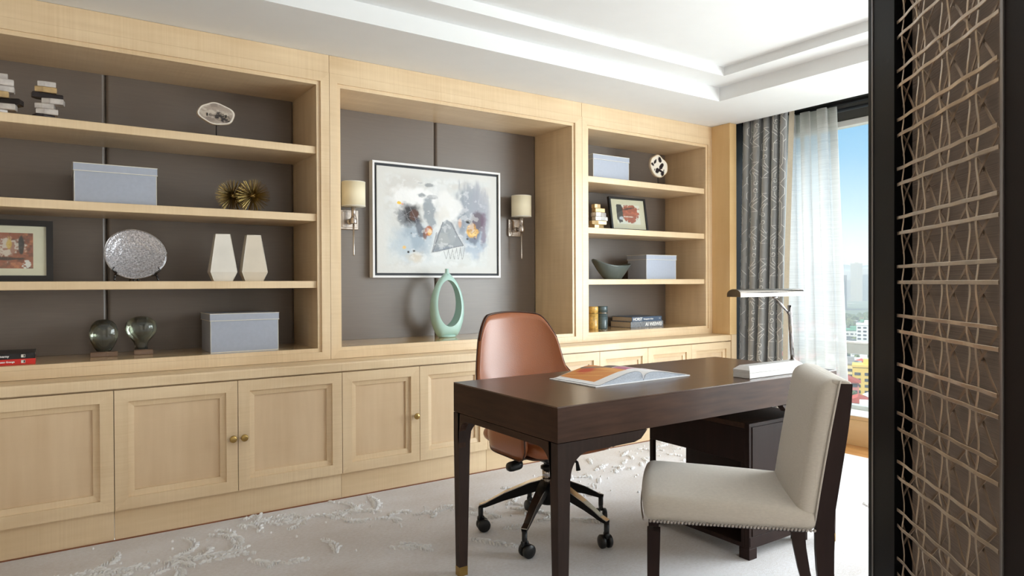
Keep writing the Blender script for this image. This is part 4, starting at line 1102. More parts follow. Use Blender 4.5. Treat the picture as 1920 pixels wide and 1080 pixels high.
# ------------------------------------------------------------------ two cylinders in the right bay
def cylj(lab, cx, r_, z1, m, band):
    t = thing('lidded_cylinder', lab, 'jar', (cx, 3.86, .7851))
    obj('body', G().lathe([(r_-.001, .7852), (r_, .787), (r_, .7851+(z1-.7851)*.70)], 28, Matrix.Translation((cx, 3.86, 0))), m, t)
    obj('lid', G().lathe([(r_, .7851+(z1-.7851)*.715), (r_, z1-.002), (r_-.002, z1)], 28, Matrix.Translation((cx, 3.86, 0))), m, t)
    obj('band', G().lathe([(r_+.0004, .7851+(z1-.7851)*.69), (r_+.0006, .7851+(z1-.7851)*.72)], 28, Matrix.Translation((cx, 3.86, 0))), band, t)
cylj('amber speckled cylinder jar at the left of the right bay bottom', 3.340, .040, .956, mat('amber_burl', (214, 174, 96), .25, var=.35, scale=45, coat=.5), BRASS)
cylj('dark teal banded cylinder jar beside the amber one', 3.432, .042, .957, mat('teal_lacquer', (74, 92, 98), .2, var=.35, scale=30, stretch=(.3, .3, 6), coat=.6), NICKEL)

# ------------------------------------------------------------------ dark organic bowl
def bowl():
    t = thing('organic_bowl', 'dark grey-green asymmetric bowl beside a box in the right bay', 'bowl', (3.45, 3.80, 1.1581))
    m = mat('dark_celadon_glaze', (84, 92, 88), .3, var=.12, scale=6, coat=.3)
    def f(u, v, inn):
        a = 2*math.pi*u; k = v**.8; ca, sa = math.cos(a), math.sin(a)
        RX = .185; RY = .085
        X = (.072+(RX-.072)*k**1.15)*ca; Y = (.035+(RY-.035)*k)*sa
        zt = 1.272+.024*max(0, -ca)**2-.002*ca+.010*abs(ca)**3-.012*abs(sa)
        Z = 1.1585+(zt-1.1585)*(v**1.25 if ca < 0 else v**1.0)
        if inn: X *= .96; Y *= .93; Z = max(Z, 1.166)+.001*(1-v)
        return (3.475+X+.012*(1-v), 3.80+Y, Z)
    g = G(); g.grid(lambda u, v: f(u, v, 0), 56, 16, True, True); g.grid(lambda u, v: f(u, v, 1), 56, 16, True, True)
    g.add([f(i/56, 0, 0) for i in range(56)], [tuple(range(56))]); g.add([f(i/56, 0, 1) for i in range(56)], [tuple(range(56))])
    n = len(g.v); ring = [f(i/56, 1, 0) for i in range(56)]+[f(i/56, 1, 1) for i in range(56)]
    g.add(ring, [(i, (i+1) % 56, 56+(i+1) % 56, 56+i) for i in range(56)], True)
    obj('bowl_body', g, m, t)
bowl()

# ------------------------------------------------------------------ celadon ring vase
def ringvase():
    t = thing('ring_vase', 'pale celadon green teardrop vase with an oval hole in the niche', 'vase', (2.119, 3.88, .7851))
    m = mat('celadon_glaze', (172, 206, 197), .38, var=.03, scale=5, coat=.25, coatr=.25)
    cx = 2.119; cz = 1.005; n = 96
    def outer(a):   # a measured from the hole centre
        ca, sa = math.cos(a), math.sin(a)
        # body outline by height: solve along the ray
        lo, hi = .02, .4
        for _ in range(26):
            mid = (lo+hi)/2; X = abs(mid*ca); Z = cz+mid*sa
            if X > halfw(Z): hi = mid
            else: lo = mid
        return lo
    KZ = [(.7855, .060), (.790, .068), (.83, .090), (.88, .108), (.93, .1165), (.975, .1180), (1.02, .1150), (1.06, .106), (1.10, .092), (1.14, .071), (1.165, .052), (1.185, .032), (1.198, .018), (1.205, .012), (1.2051, 0)]
    def halfw(z):
        if z < KZ[0][0] or z > KZ[-1][0]: return 0
        for i in range(len(KZ)-1):
            if KZ[i][0] <= z <= KZ[i+1][0]:
                q = (z-KZ[i][0])/(KZ[i+1][0]-KZ[i][0]+1e-9); return KZ[i][1]*(1-q)+KZ[i+1][1]*q
        return 0
    def inner(a):
        ca, sa = math.cos(a), math.sin(a); hx = .0855; hz = .150
        sh = 1-.06*sa
        return 1/math.sqrt((ca/(hx*sh))**2+(sa/hz)**2)
    def depth(z): 
        q = (z-.785)/.42; return .052*(1-.62*q**1.3)*(1 if q > .06 else .86+.14*q/.06)
    def pt(a, k):  # k 0..1 along the arc from front rim over the outside to the back rim
        I, O = inner(a), outer(a); th = math.pi*k
        rr = I+(O-I)*math.sin(th)**.75 if 0 < k < 1 else I
        z = cz+rr*math.sin(a); d = depth(z)
        return (cx+rr*math.cos(a), 3.88-d*math.cos(th)*(1-.10*math.sin(th)), z)
    g = G(); g.grid(lambda u, v: pt(2*math.pi*u, v), n, 21, True, True)
    m0 = len(g.v); g.grid(lambda u, v: tuple(Vector(pt(2*math.pi*u, 0))*(1-v)+Vector(pt(2*math.pi*u, 1))*v), n, 3, True, True)
    o = obj('vase_body', g, m, t, weld=False)
    q = G().lathe([(.018, 1.185), (.0125, 1.203), (.0115, 1.222), (.0128, 1.228), (.0095, 1.228), (.008, 1.20)], 20, Matrix.Translation((cx, 3.88, 0)))
    obj('neck', q, m, t)
    q = G().lathe([(.052, .7852), (.060, .789), (.058, .80)], 28, Matrix.Translation((cx, 3.88, 0)) @ Matrix.Scale(.72, 4, (0, 1, 0))); obj('foot', q, m, t)
ringvase()

# ------------------------------------------------------------------ wall sconces
SHADE = mat('ivory_silk_shade', (236, 226, 198), .7, var=.02, scale=50, stretch=(1, 1, .2))
def sconce(lab, cx, y):
    t = thing('wall_sconce', lab, 'lamp', (cx, 4.05, 1.53), 0, 'pair of nickel wall sconces')
    px = cx
    bp = obj('back_plate', G().box(px-.060, px+.060, 4.036, 4.0545, 1.468, 1.590, .003), NICKEL, t)
    obj('inner_plate', G().box(px-.048, px+.048, 4.030, 4.037, 1.480, 1.578, .002), NICKEL, bp)
    g = G(); g.cyl((cx, 4.031, 1.516), (cx, y, 1.516), .010, n=16); g.cyl((cx, 4.031, 1.516), (cx, 4.022, 1.516), .018, n=18); obj('arm', g, NICKEL, t)
    M = Matrix.Translation((cx, y, 0))
    g = G(); g.lathe([(.0135, 1.532), (.0135, 1.612)], 20, M); g.lathe([(.018, 1.498), (.020, 1.501), (.020, 1.530), (.018, 1.533)], 22, M); g.lathe([(.016, 1.533), (.016, 1.540)], 20, M)
    obj('stem', g, NICKEL, t)
    obj('drop_rod', G().lathe([(0, 1.303), (.004, 1.305), (.0055, 1.312), (.0058, 1.498)], 14, M), NICKEL, t)
    r_ = .071; s = obj('lamp_shade', G().lathe([(r_-.002, 1.604), (r_, 1.604), (r_, 1.751), (r_-.002, 1.751), (r_-.002, 1.604)], 44, M), SHADE, t)
    g = G()
    for z in (1.605, 1.750): g.lathe([(r_+.0003, z-.0022), (r_+.0012, z), (r_+.0003, z+.0022)], 44, M)
    obj('shade_trim', g, TRIMC, s)
    g = G()
    for k in range(3): a = 2.094*k; g.tube([(cx, y, 1.62), (cx+(r_-.003)*math.cos(a), y+(r_-.003)*math.sin(a), 1.62)], .0015, 5)
    g.lathe([(.012, 1.612), (.012, 1.64), (.010, 1.64)], 14, M); obj('socket', g, NICKEL, t)
sconce('nickel wall sconce with ivory drum shade left of the painting', 1.524, 3.965)
sconce('nickel wall sconce with ivory drum shade right of the painting', 2.767, 3.965)

# ------------------------------------------------------------------ painting
def painting():
    t = thing('framed_painting', 'abstract grey and white painting in a white floating frame', 'painting', (2.135, 4.03, 1.54))
    x0, x1, z0, z1 = 1.662, 2.612, 1.172, 1.9055; yf = 4.000
    def rc(d): return [(x0+d, z0+d), (x1-d, z0+d), (x1-d, z1-d), (x0+d, z1-d)]
    for k in range(4):
        j = (k+1) % 4; o_, i_ = rc(0), rc(.013)
        obj('frame_side', G().prism([o_[k], o_[j], i_[j], i_[k]], 1, yf, 4.0545), WHITEF, t)
    BK = mat('black_frame_recess', (34, 38, 46), .5, var=.08)
    obj('recess', G().box(x0+.0125, x1-.0125, yf+.012, 4.053, z0+.0125, z1-.0125, 0), BK, t)
    c = .029
    cv = obj('canvas', G().box(x0+c, x1-c, yf+.004, yf+.0125, z0+c, z1-c, .0015), mat('canvas_edge', (220, 220, 216), .8, var=.02), t)
    P = Paint(330, 250, (214, 218, 219), 1.3); u, v = P.u, P.v
    P.mix((204, 200, 196), (sstep(.42, .6, fbm(u*4, v*4, 1)))*.5); P.mix((226, 230, 233), sstep(.5, .62, fbm(u*7, v*7, 2))*.6)
    B = P.blob
    B(.22, .62, .16, .34, (204, 200, 196), .5, .7, .4, 6, 3)
    B(.28, .30, .20, .24, (176, 192, 206), .75, .6, .5, 7, 4); B(.30, .36, .11, .16, (146, 164, 182), .7, .6, .7, 11, 5)
    B(.24, .72, .17, .12, (236, 238, 240), .9, .4, .5, 9, 6); B(.36, .74, .12, .08, (238, 240, 242), .9, .4, .6, 10, 7)
    B(.41, .57, .06, .22, (138, 148, 158), .85, .4, .7, 13, 8); B(.42, .855, .055, .02, (140, 146, 152), .85, .4, .6, 14, 9); B(.34, .87, .03, .012, (140, 146, 150), .7, .4, .6, 14, 9)
    B(.35, .75, .035, .025, (128, 136, 144), .8, .4, .8, 16, 10); B(.44, .74, .04, .02, (128, 136, 144), .6, .4, .8, 16, 11)
    B(.78, .56, .17, .36, (168, 176, 188), .85, .45, .5, 6, 12); B(.78, .62, .16, .30, (142, 150, 164), .6, .6, .9, 6, 13, 0, (26, 5)); B(.86, .55, .08, .36, (160, 164, 178), .6, .6, .9, 6, 14, 0, (30, 4))
    B(.68, .60, .05, .26, (132, 142, 156), .7, .5, .9, 6, 15, 0, (34, 6)); B(.80, .30, .13, .14, (164, 182, 202), .7, .6, .9, 8, 16)
    B(.83, .52, .085, .115, (92, 78, 92), .85, .4, .6, 12, 17); B(.88, .44, .03, .16, (112, 84, 108), .6, .5, .8, 12, 18); B(.80, .36, .06, .08, (86, 92, 112), .7, .5, .8, 12, 19)
    B(.57, .66, .11, .16, (232, 233, 234), .9, .4, .5, 9, 20); B(.52, .56, .06, .12, (222, 220, 216), .7, .5, .5, 9, 21); B(.67, .5, .02, .05, (226, 176, 140), .7, .6, .5)
    # left dark shape
    B(.22, .54, .085, .12, (118, 124, 132), .9, .4, .6, 13, 22); P.tri([(.20, .63), (.23, .50), (.29, .46), (.345, .50), (.325, .575), (.30, .655)], (34, 30, 34), .95, .03, .04, 23)
    B(.29, .55, .04, .055, (84, 50, 36), .95, .3, .4, 14, 24); B(.34, .42, .035, .12, (86, 92, 106), .8, .4, .6, 14, 25, 20); B(.375, .38, .02, .06, (120, 74, 52), .8, .4, .5, 14, 26)
    for i, (a, b_, c_, d_) in enumerate(((.16, .62, .30, .44), (.18, .56, .33, .52), (.20, .66, .26, .42), (.15, .5, .27, .60), (.13, .55, .24, .41), (.24, .66, .31, .48), (.17, .47, .30, .40))):
        P.line(a, b_, c_, d_, .002, (176, 176, 182), .5, .01, 30+i)
    B(.17, .665, .018, .014, (236, 196, 70), 1, .2, .5, 20); B(.195, .655, .008, .01, (220, 160, 140), .8)
    B(.405, .415, .034, .052, (176, 100, 60), .95, .25, .4, 15, 27, -15); B(.415, .40, .018, .036, (238, 190, 110), .95, .4, .4, 15, 28, -15)
    # triangle
    P.tri([(.425, .195), (.705, .265), (.70, .285), (.60, .51), (.56, .54), (.52, .51), (.46, .36)], (226, 228, 230), .9, .03, .02, 29)
    P.tri([(.437, .205), (.698, .278), (.60, .50), (.56, .525), (.525, .50), (.47, .37)], (150, 157, 165), 1, .006, .008, 31)
    B(.53, .33, .06, .1, (172, 176, 178), .7, .5, .7, 12, 32); B(.52, .24, .09, .03, (132, 142, 154), .8, .4, .5, 12, 33, 12); B(.60, .38, .03, .09, (168, 174, 180), .6, .6, .7, 12, 34)
    for seg in ((.437, .205, .698, .278), (.437, .205, .525, .505), (.698, .278, .59, .50), (.43, .20, .47, .40)): P.line(*seg, .004, (96, 100, 108), .8, .006, 35)
    for k in range(5): P.line(.53+k*.035, .22+k*.01, .55+k*.035, .14, .003, (140, 144, 148), .8, .006, 40+k); P.line(.55+k*.035, .14, .57+k*.035, .23+k*.01, .003, (140, 144, 148), .8, .006, 46+k)
    # right gold patch and black dab
    B(.775, .42, .052, .075, (222, 176, 96), 1, .2, .55, 14, 50); B(.79, .40, .03, .04, (238, 206, 140), .9, .4, .8, 16, 51); B(.775, .45, .04, .05, (150, 96, 48), .6, .3, 1.0, 22, 52); B(.80, .36, .012, .02, (96, 92, 110), .9, .3, .6)
    B(.745, .52, .026, .020, (22, 22, 26), 1, .2, .3, 14, 53); B(.735, .345, .012, .012, (60, 60, 56), .9)
    B(.29, .155, .075, .075, (214, 204, 188), .8, .6, .5, 8, 54); B(.24, .20, .009, .011, (20, 22, 30), 1, .2, .2); B(.285, .212, .010, .011, (20, 22, 30), 1, .2, .2); B(.207, .245, .014, .016, (232, 190, 110), .9, .3, .5)
    B(.265, .38, .008, .008, (60, 70, 84), .8)
    P.mix((236, 238, 240), sstep(.60, .68, fbm(u*22, v*22, 60))*(1-sstep(.0, .2, np.abs(u-.5)-.28))*.35)
    bd = np.minimum(np.minimum(u, 1-u), np.minimum(v, 1-v)); P.mix((216, 217, 216), 1-sstep(.03, .1, bd))
    painted('paint_layer', P, lambda a, b_: (x0+c+.001+(x1-x0-2*c-.002)*a, yf+.0036, z0+c+.001+(z1-z0-2*c-.002)*b_), attr_mat('oil_paint', .6, 0, 0, .35), cv)
painting()
# ------------------------------------------------------------------ patterned drape
def satin(name, rgb, sh=.6):
    m = mat(name, rgb, .30, var=.06, scale=200, stretch=(1, 1, .2), sheen=sh, spec=.6, bump=.1)
    return m
DRM = satin('grey_satin_drape', (148, 150, 151))
dr = thing('patterned_drape', 'grey satin drape embroidered with white chain trellis beside the window', 'curtain', (4.56, 3.28, -.003))
NF = 5.0
def drape(t, z):
    """t 0 (wall side) .. 1 (window side)"""
    k = 1-(z/2.5); y0 = 3.455+.060*k; y1 = 3.035+.075*k
    ph = 2*math.pi*NF*t+.6*math.sin(7*t+1)+.25*math.sin(z*1.3+5*t)
    amp = .034+.012*math.sin(9*t+2)+.012*k*math.sin(5*t)
    x = 4.552+amp*math.sin(ph)+.012*math.sin(3*t*math.pi+z*.8)
    y = y0+(y1-y0)*t+.016*math.sin(2*ph)*(.8)
    return Vector((x, y, z))
g = G(); g.grid(lambda u, v: drape(u, .004+2.50*v), 241, 26, True)
d0 = obj('drape_fabric', g, DRM, dr, weld=False)
so = d0.modifiers.new('thick', 'SOLIDIFY'); so.thickness = .0015
# embroidery follows the cloth: arc length table
NS = 1200; zs_ref = 1.2; al = [0.0]; pv = drape(0, zs_ref)
for i in range(1, NS+1):
    q = drape(i/NS, zs_ref); al.append(al[-1]+(q-pv).length); pv = q
LEN = al[-1]
al_np = np.array(al); tt_np = np.linspace(0, 1, NS+1)
def cloth(a, z):
    t = float(np.interp(a, al_np, tt_np)); p = drape(t, z); e = 2e-3
    tu = (drape(min(1, t+e), z)-drape(max(0, t-e), z)).normalized(); n = Vector((0, 0, 1)).cross(tu)
    if n.x > 0: n = -n
    return p, tu, n.normalized()
def spiral(cx, cz, r, turns, sx, sz, n=14):
    return [(cx+sx*r*(1-i/n*.75)*math.cos(turns*2*math.pi*i/n), cz+sz*r*(1-i/n*.75)*math.sin(turns*2*math.pi*i/n)) for i in range(n+1)]
TW, TH = .25, .50
def tile():
    P_ = []
    for s in (-1, 1):
        X = lambda x: s*x
        P_.append([(X(.105), -.055), (X(.105), .055)])
        P_.append([(X(.105), .055), (X(.06), .10), (X(.0), .15), (X(-.045), .19)])
        P_.append([(X(.105), -.055), (X(.06), -.10), (X(.0), -.15), (X(-.045), -.19)])
        P_.append([(X(.045), .19), (X(.045), .25)]); P_.append([(X(.045), -.19), (X(.045), -.25)])
        P_.append([(X(.045), .19), (X(.0), .19)]); P_.append([(X(.045), -.19), (X(.0), -.19)])
        P_.append([(X(.045), .25), (X(.085), .29)]); P_.append([(X(.125), .13), (X(.085), .17), (X(.085), .21), (X(.125), .25)]); 
        P_.append([(X(.125), .13), (X(.105), .10), (X(.105), .055)]); P_.append([(X(.125), -.13), (X(.105), -.10), (X(.105), -.055)])
        P_.append([(X(.125), -.13), (X(.085), -.17), (X(.085), -.21), (X(.125), -.25)])
        for z_ in (.026, -.026):
            P_.append([(X(.028)+a*1, b_) for a, b_ in spiral(0, z_, .021, 1.15, s, 1 if z_ > 0 else -1)])
        P_.append([(X(.028+.021), .026), (X(.052), -.0), (X(.028+.021), -.026)])
        P_.append([(X(.049), .05), (X(.049), .085), (X(.01), .115)]); P_.append([(X(.049), -.05), (X(.049), -.085), (X(.01), -.115)])
        P_.append([(X(.0), .115), (X(.028), .075), (X(.028), .05)]); P_.append([(X(.0), -.115), (X(.028), -.075), (X(.028), -.05)])
    return P_
TL = tile(); g = G()
for row in range(-1, 6):
    for colm in range(-1, int(LEN/TW)+2):
        oa = colm*TW+.09; oz = row*TH+.12+(.25 if colm % 2 else 0)
        for pl in TL:
            pts = []
            for (a0, b0), (a1, b1) in zip(pl[:-1], pl[1:]):
                L_ = math.hypot(a1-a0, b1-b0); n = max(1, int(L_/.0065))
                for i in range(n): pts.append((a0+(a1-a0)*i/n, b0+(b1-b0)*i/n, (a1-a0)/max(L_, 1e-6), (b1-b0)/max(L_, 1e-6)))
            for a, b_, da, db in pts:
                A_, Z_ = oa+a, oz+b_
                if A_ < .01 or A_ > LEN-.01 or Z_ < .02 or Z_ > 2.46: continue
                p, tu, n = cloth(A_, Z_); p = p+n*.0018; up = Vector((0, 0, 1))
                D = tu*da+up*db; Q = tu*(-db)+up*da; h, w = .0029, .0021
                g.add([p-D*h-Q*w, p+D*h-Q*w, p+D*h+Q*w, p-D*h+Q*w], [(0, 1, 2, 3)])
e_ = obj('embroidery', g, mat('white_embroidery_thread', (242, 244, 242), .6, var=.03), d0, weld=False); e_['kind'] = 'stuff'
# tan lining edge
g = G(); g.grid(lambda u, v: tuple(drape(1, .004+2.5*v)+Vector((.012+.02*u-.01*math.sin(v*3), -.004-.030*u, 0))), 4, 20, True); obj('lining_edge', g, mat('cream_lining', (206, 194, 172), .8, var=.04, scale=60), dr, weld=False)

# ------------------------------------------------------------------ sheer curtain
def sheer_mat(name, op, col):
    m = bpy.data.materials.new(name); m.use_nodes = True; n = m.node_tree; n.nodes.clear()
    o = n.nodes.new('ShaderNodeOutputMaterial'); t = n.nodes.new('ShaderNodeBsdfTransparent'); d = n.nodes.new('ShaderNodeBsdfDiffuse'); tr = n.nodes.new('ShaderNodeBsdfTranslucent')
    m1 = n.nodes.new('ShaderNodeMixShader'); m2 = n.nodes.new('ShaderNodeMixShader'); tc = n.nodes.new('ShaderNodeTexCoord'); mp = n.nodes.new('ShaderNodeMapping'); no = n.nodes.new('ShaderNodeTexNoise'); mr = n.nodes.new('ShaderNodeMapRange')
    mp.inputs['Scale'].default_value = (3, 3, 380); no.inputs['Scale'].default_value = 1.2; no.inputs['Detail'].default_value = 3
    mr.inputs[1].default_value = .35; mr.inputs[2].default_value = .65; mr.inputs[3].default_value = op-.09; mr.inputs[4].default_value = min(1, op+.09)
    d.inputs[0].default_value = col; tr.inputs[0].default_value = col; m1.inputs[0].default_value = .72
    n.links.new(tc.outputs['Object'], mp.inputs[0]); n.links.new(mp.outputs[0], no.inputs['Vector']); n.links.new(no.outputs[0], mr.inputs[0])
    n.links.new(d.outputs[0], m1.inputs[1]); n.links.new(tr.outputs[0], m1.inputs[2])
    n.links.new(mr.outputs[0], m2.inputs[0]); n.links.new(t.outputs[0], m2.inputs[1]); n.links.new(m1.outputs[0], m2.inputs[2]); n.links.new(m2.outputs[0], o.inputs[0])
    return m
sh_ = thing('sheer_curtain', 'white translucent sheer curtain hanging in folds across the bright window', 'curtain', (4.66, 2.92, -.003))
def sheer(t, z):
    k = 1-z/2.5; y0 = 3.14+.0*k; y1 = 2.755-.10*k*1.1
    ph = 2*math.pi*3.5*t+.8*math.sin(5*t)
    x = 4.635+(.022+.008*math.sin(8*t))*math.sin(ph)+.006*math.sin(z*1.1+4*t)
    y = y0+(y1-y0)*t+.030*math.sin(2*ph)*(.7)
    return Vector((x, y, z))
g = G(); g.grid(lambda u, v: sheer(u, .006+2.38*v), 161, 30, True)
obj('sheer_fabric', g, sheer_mat('sheer_voile', .78, (.90, .90, .895, 1)), sh_, weld=False)
g = G(); g.grid(lambda u, v: tuple(sheer(1-.0, .006+2.38*v)+Vector((-.003-.004*u, .003+.052*u, 0))), 5, 30, True)
obj('hem', g, sheer_mat('sheer_hem', .80, (.80, .79, .77, 1)), sh_, weld=False)
g = G(); g.cyl((4.60, 2.0, 2.44), (4.60, 3.46, 2.44), .012, n=12); g.cyl((4.64, -3.1, 2.42), (4.64, 3.46, 2.42), .010, n=12)
struct('curtain_track', g, DK, window)

# ------------------------------------------------------------------ woven lattice screen in the foreground
SX = Vector((math.sin(R(44.753)), math.cos(R(44.753)), 0)); SZR = math.atan2(SX.y, SX.x)
sc = thing('lattice_screen', 'dark framed tall panel with woven bronze lattice in the right foreground', 'screen', (1.0345, .3866, 0), SZR)
BLK = wood('near_black_lacquer', (10, 10, 11), (15, 14, 15), 'z', rough=.45, coat=.0, fig=0, spec=.05)
REDB = wood('dark_oxblood_frame', (20, 12, 11), (26, 16, 14), 'z', rough=.55, coat=0, fig=0, spec=.12)
BEAD = mat('pewter_bead', (130, 124, 122), .3, .7, var=.05)
H_ = 2.374
def sbox(name, m, parent, x0, x1, y0, y1, z0=0.0, z1=H_, b=.001): return obj(name, G().box(x0, x1, y0, y1, z0, z1, b), m, parent, world=False)
fs_ = sbox('far_stile', BLK, sc, .353, .4985, -.034, .004); sbox('bead', BEAD, fs_, .4665, .4715, .0035, .006, .001, H_-.001, .0006)
ns_ = sbox('near_stile', REDB, sc, -.190, -.0265, -.034, .006); sbox('bead', BEAD, ns_, -.0345, -.0285, .0055, .0085, .001, H_-.001, .0006)
sbox('step_moulding', BLK, ns_, -.0262, -.012, -.034, -.004)
GRS = mat('brown_grasscloth', (138, 121, 109), .75, var=.22, scale=3, stretch=(.4, 1, 260), bump=.6, detail=3)
BRZ = mat('bronze_cane', (180, 161, 140), .28, .75, var=.15, scale=20)
BRD = mat('shaded_bronze_cane', (140, 118, 98), .35, .7, var=.15, scale=20)  # darker copy for the rear diagonals; their shade is put into the colour
TRB = mat('bronze_edge_trim', (118, 100, 88), .35, .5, var=.08)
tr_ = sbox('edge_trim', TRB, sc, -.0118, -.0035, -.028, -.002)
sbox('backing_panel', GRS, sc, -.0262, .353, -.034, -.026, .03, H_-.03)
sbox('bottom_rail', BLK, sc, -.0262, .353, -.033, .003, .0, .06); sbox('top_rail', BLK, sc, -.0262, .353, -.033, .003, H_-.06, H_)
sbox('back_board', BLK, sc, -.19, .4985, -.045, -.0342)
zlo, zhi = .06, H_-.06; PZ = .0892
def strip(name, pts, w, th, nrm, m=BRZ):
    """flat ribbon along pts, wide direction in the screen plane"""
    g = G(); n = len(pts); vs = []
    for i, p in enumerate(pts):
        p = Vector(p); t = (Vector(pts[min(i+1, n-1)])-Vector(pts[max(i-1, 0)])).normalized(); sd = t.cross(Vector((0, 1, 0))).normalized()
        for a, b_ in ((-1, 0), (-.75, 1), (.75, 1), (1, 0), (.75, -1), (-.75, -1)): vs.append(p+sd*(a*w/2)+Vector((0, b_*th/2, 0)))
    fs = [(i*6+k, i*6+(k+1) % 6, (i+1)*6+(k+1) % 6, (i+1)*6+k) for i in range(n-1) for k in range(6)]+[(0,1,2,3,4,5), tuple(range((n-1)*6, n*6))]
    g.add(vs, fs); return obj(name, g, m, sc, world=False, weld=False)
zr = []
k0 = int((zlo-1.133)/PZ); 
zk = [1.133+k*PZ for k in range(k0, int((zhi-1.133)/PZ)+1)]
xk = [-.0345+.0915*k for k in range(0, 5)]  # pair positions: right strand ~ .057+.0915k, left strand +.030
hz = []
for z in zk:
    for dz in (0, .0285):
        if zlo+.004 < z+dz < zhi-.004: hz.append((z+dz, dz > 0))
vert = []
for k in range(-1, 4):
    vert += [(.057+.0915*k, 0), (.0865+.0915*k, 1)]
# cross strips: straight, in front, dipping under every second upright
for z, up in hz:
    pts = []
    for i in range(29):
        x = -.004+.357*i/28; q = math.sin((x-.03)/.0915*2*math.pi+(math.pi if up else 0))
        pts.append((x, -.001+.0012*q, z))
    strip('cane_strip', pts, .0064, .0012, 1)
for x, kind in vert:
    if not (-.002 < x < .352): continue
    pts = []; n = int((zhi-zlo)/.0105)
    for i in range(n+1):
        z = zlo+(zhi-zlo)*i/n; ph = ((z-1.133)/PZ) % 1.0
        # bow between crossings: strands of a pair pinch together between the double rows
        q = math.sin(math.pi*min(1, max(0, (ph-.32)/.68))) if ph > .32 else -math.sin(math.pi*ph/.32)*.8
        off = (.0028*q if kind == 0 else -.0062*q)
        pts.append((x+off, -.0035+.0022*math.cos(2*math.pi*ph+(math.pi if kind else 0)), z))
    strip('cane_strip', pts, .0054, .0012, 1)
for sg in (1, -1):
    a = -1.0
    k = -5
    while True:
        z0 = zlo+(k*PZ)+(.012 if sg > 0 else .055); k += 1
        if z0 > zhi: break
        x0, x1 = (-.004, .353); zs, ze = z0, z0+(x1-x0)/.0915*PZ
        pts = []
        for i in range(19):
            t = i/18; x = x0+(x1-x0)*t; z = zs+(ze-zs)*t
            if sg < 0: x = x1-(x1-x0)*t
            if zlo < z < zhi: pts.append((x, -.0105+.0015*math.sin(t*25), z))
        if len(pts) > 2: strip('cane_strip', pts, .0060, .0012, 1, BRD)

# ------------------------------------------------------------------ city far below
GZ = -62.0
def gmat():
    m = bpy.data.materials.new('city_ground'); m.use_nodes = True; n = m.node_tree; b = n.nodes['Principled BSDF']; tc = n.nodes.new('ShaderNodeTexCoord')
    v = n.nodes.new('ShaderNodeTexVoronoi'); v.inputs['Scale'].default_value = .03; no = n.nodes.new('ShaderNodeTexNoise'); no.inputs['Scale'].default_value = .008; no.inputs['Detail'].default_value = 6
    r1 = n.nodes.new('ShaderNodeValToRGB'); e = r1.color_ramp.elements; e[0].position = 0; e[0].color = (.55, .53, .50, 1); e[1].position = .9; e[1].color = (.25, .20, .18, 1)
    for p, c in ((.25, (.10, .14, .08, 1)), (.5, (.5, .42, .36, 1)), (.7, (.12, .16, .09, 1))): q = e.new(p); q.color = c
    r1.color_ramp.interpolation = 'CONSTANT'
    mx = n.nodes.new('ShaderNodeMixRGB'); r2_ = n.nodes.new('ShaderNodeValToRGB'); r2_.color_ramp.elements[0].position = .45; r2_.color_ramp.elements[1].position = .52
    n.links.new(tc.outputs['Object'], v.inputs['Vector']); n.links.new(tc.outputs['Object'], no.inputs['Vector'])
    n.links.new(v.outputs['Color'], r1.inputs[0]); n.links.new(no.outputs[0], r2_.inputs[0]); n.links.new(r2_.outputs[0], mx.inputs[0]); n.links.new(r1.outputs[0], mx.inputs[1]); mx.inputs[2].default_value = (.09, .13, .07, 1)
    n.links.new(mx.outputs[0], b.inputs['Base Color']); b.inputs['Roughness'].default_value = .95
    return m
gd = struct('ground', G().add([(20, -7000, GZ), (9000, -7000, GZ), (9000, 7000, GZ), (20, 7000, GZ)], [(0, 1, 2, 3)]), gmat())
rc_ = random.Random(5)
def pol(az, d): a = R(az); return (d*math.sin(a), d*math.cos(a))
HAZEB = [mat('concrete_grey', (150, 150, 150), .8, var=.08, scale=.1), mat('pale_facade', (206, 204, 198), .8, var=.05, scale=.1), mat('beige_facade', (190, 176, 150), .8, var=.06, scale=.1), mat('blue_grey_facade', (120, 130, 142), .5, var=.08, scale=.1)]
YEL = mat('yellow_facade', (222, 190, 96), .8, var=.05, scale=.1); REDR = mat('red_roof', (176, 74, 58), .8, var=.1, scale=.2); GREENR = mat('green_roof', (96, 150, 124), .7, var=.08, scale=.2); WHB = mat('white_facade', (226, 226, 222), .8, var=.03, scale=.1)
GLW = mat('dark_window_strips', (70, 78, 86), .3, var=.2, scale=.3); PINK = mat('pink_facade', (196, 120, 112), .8, var=.05, scale=.1)
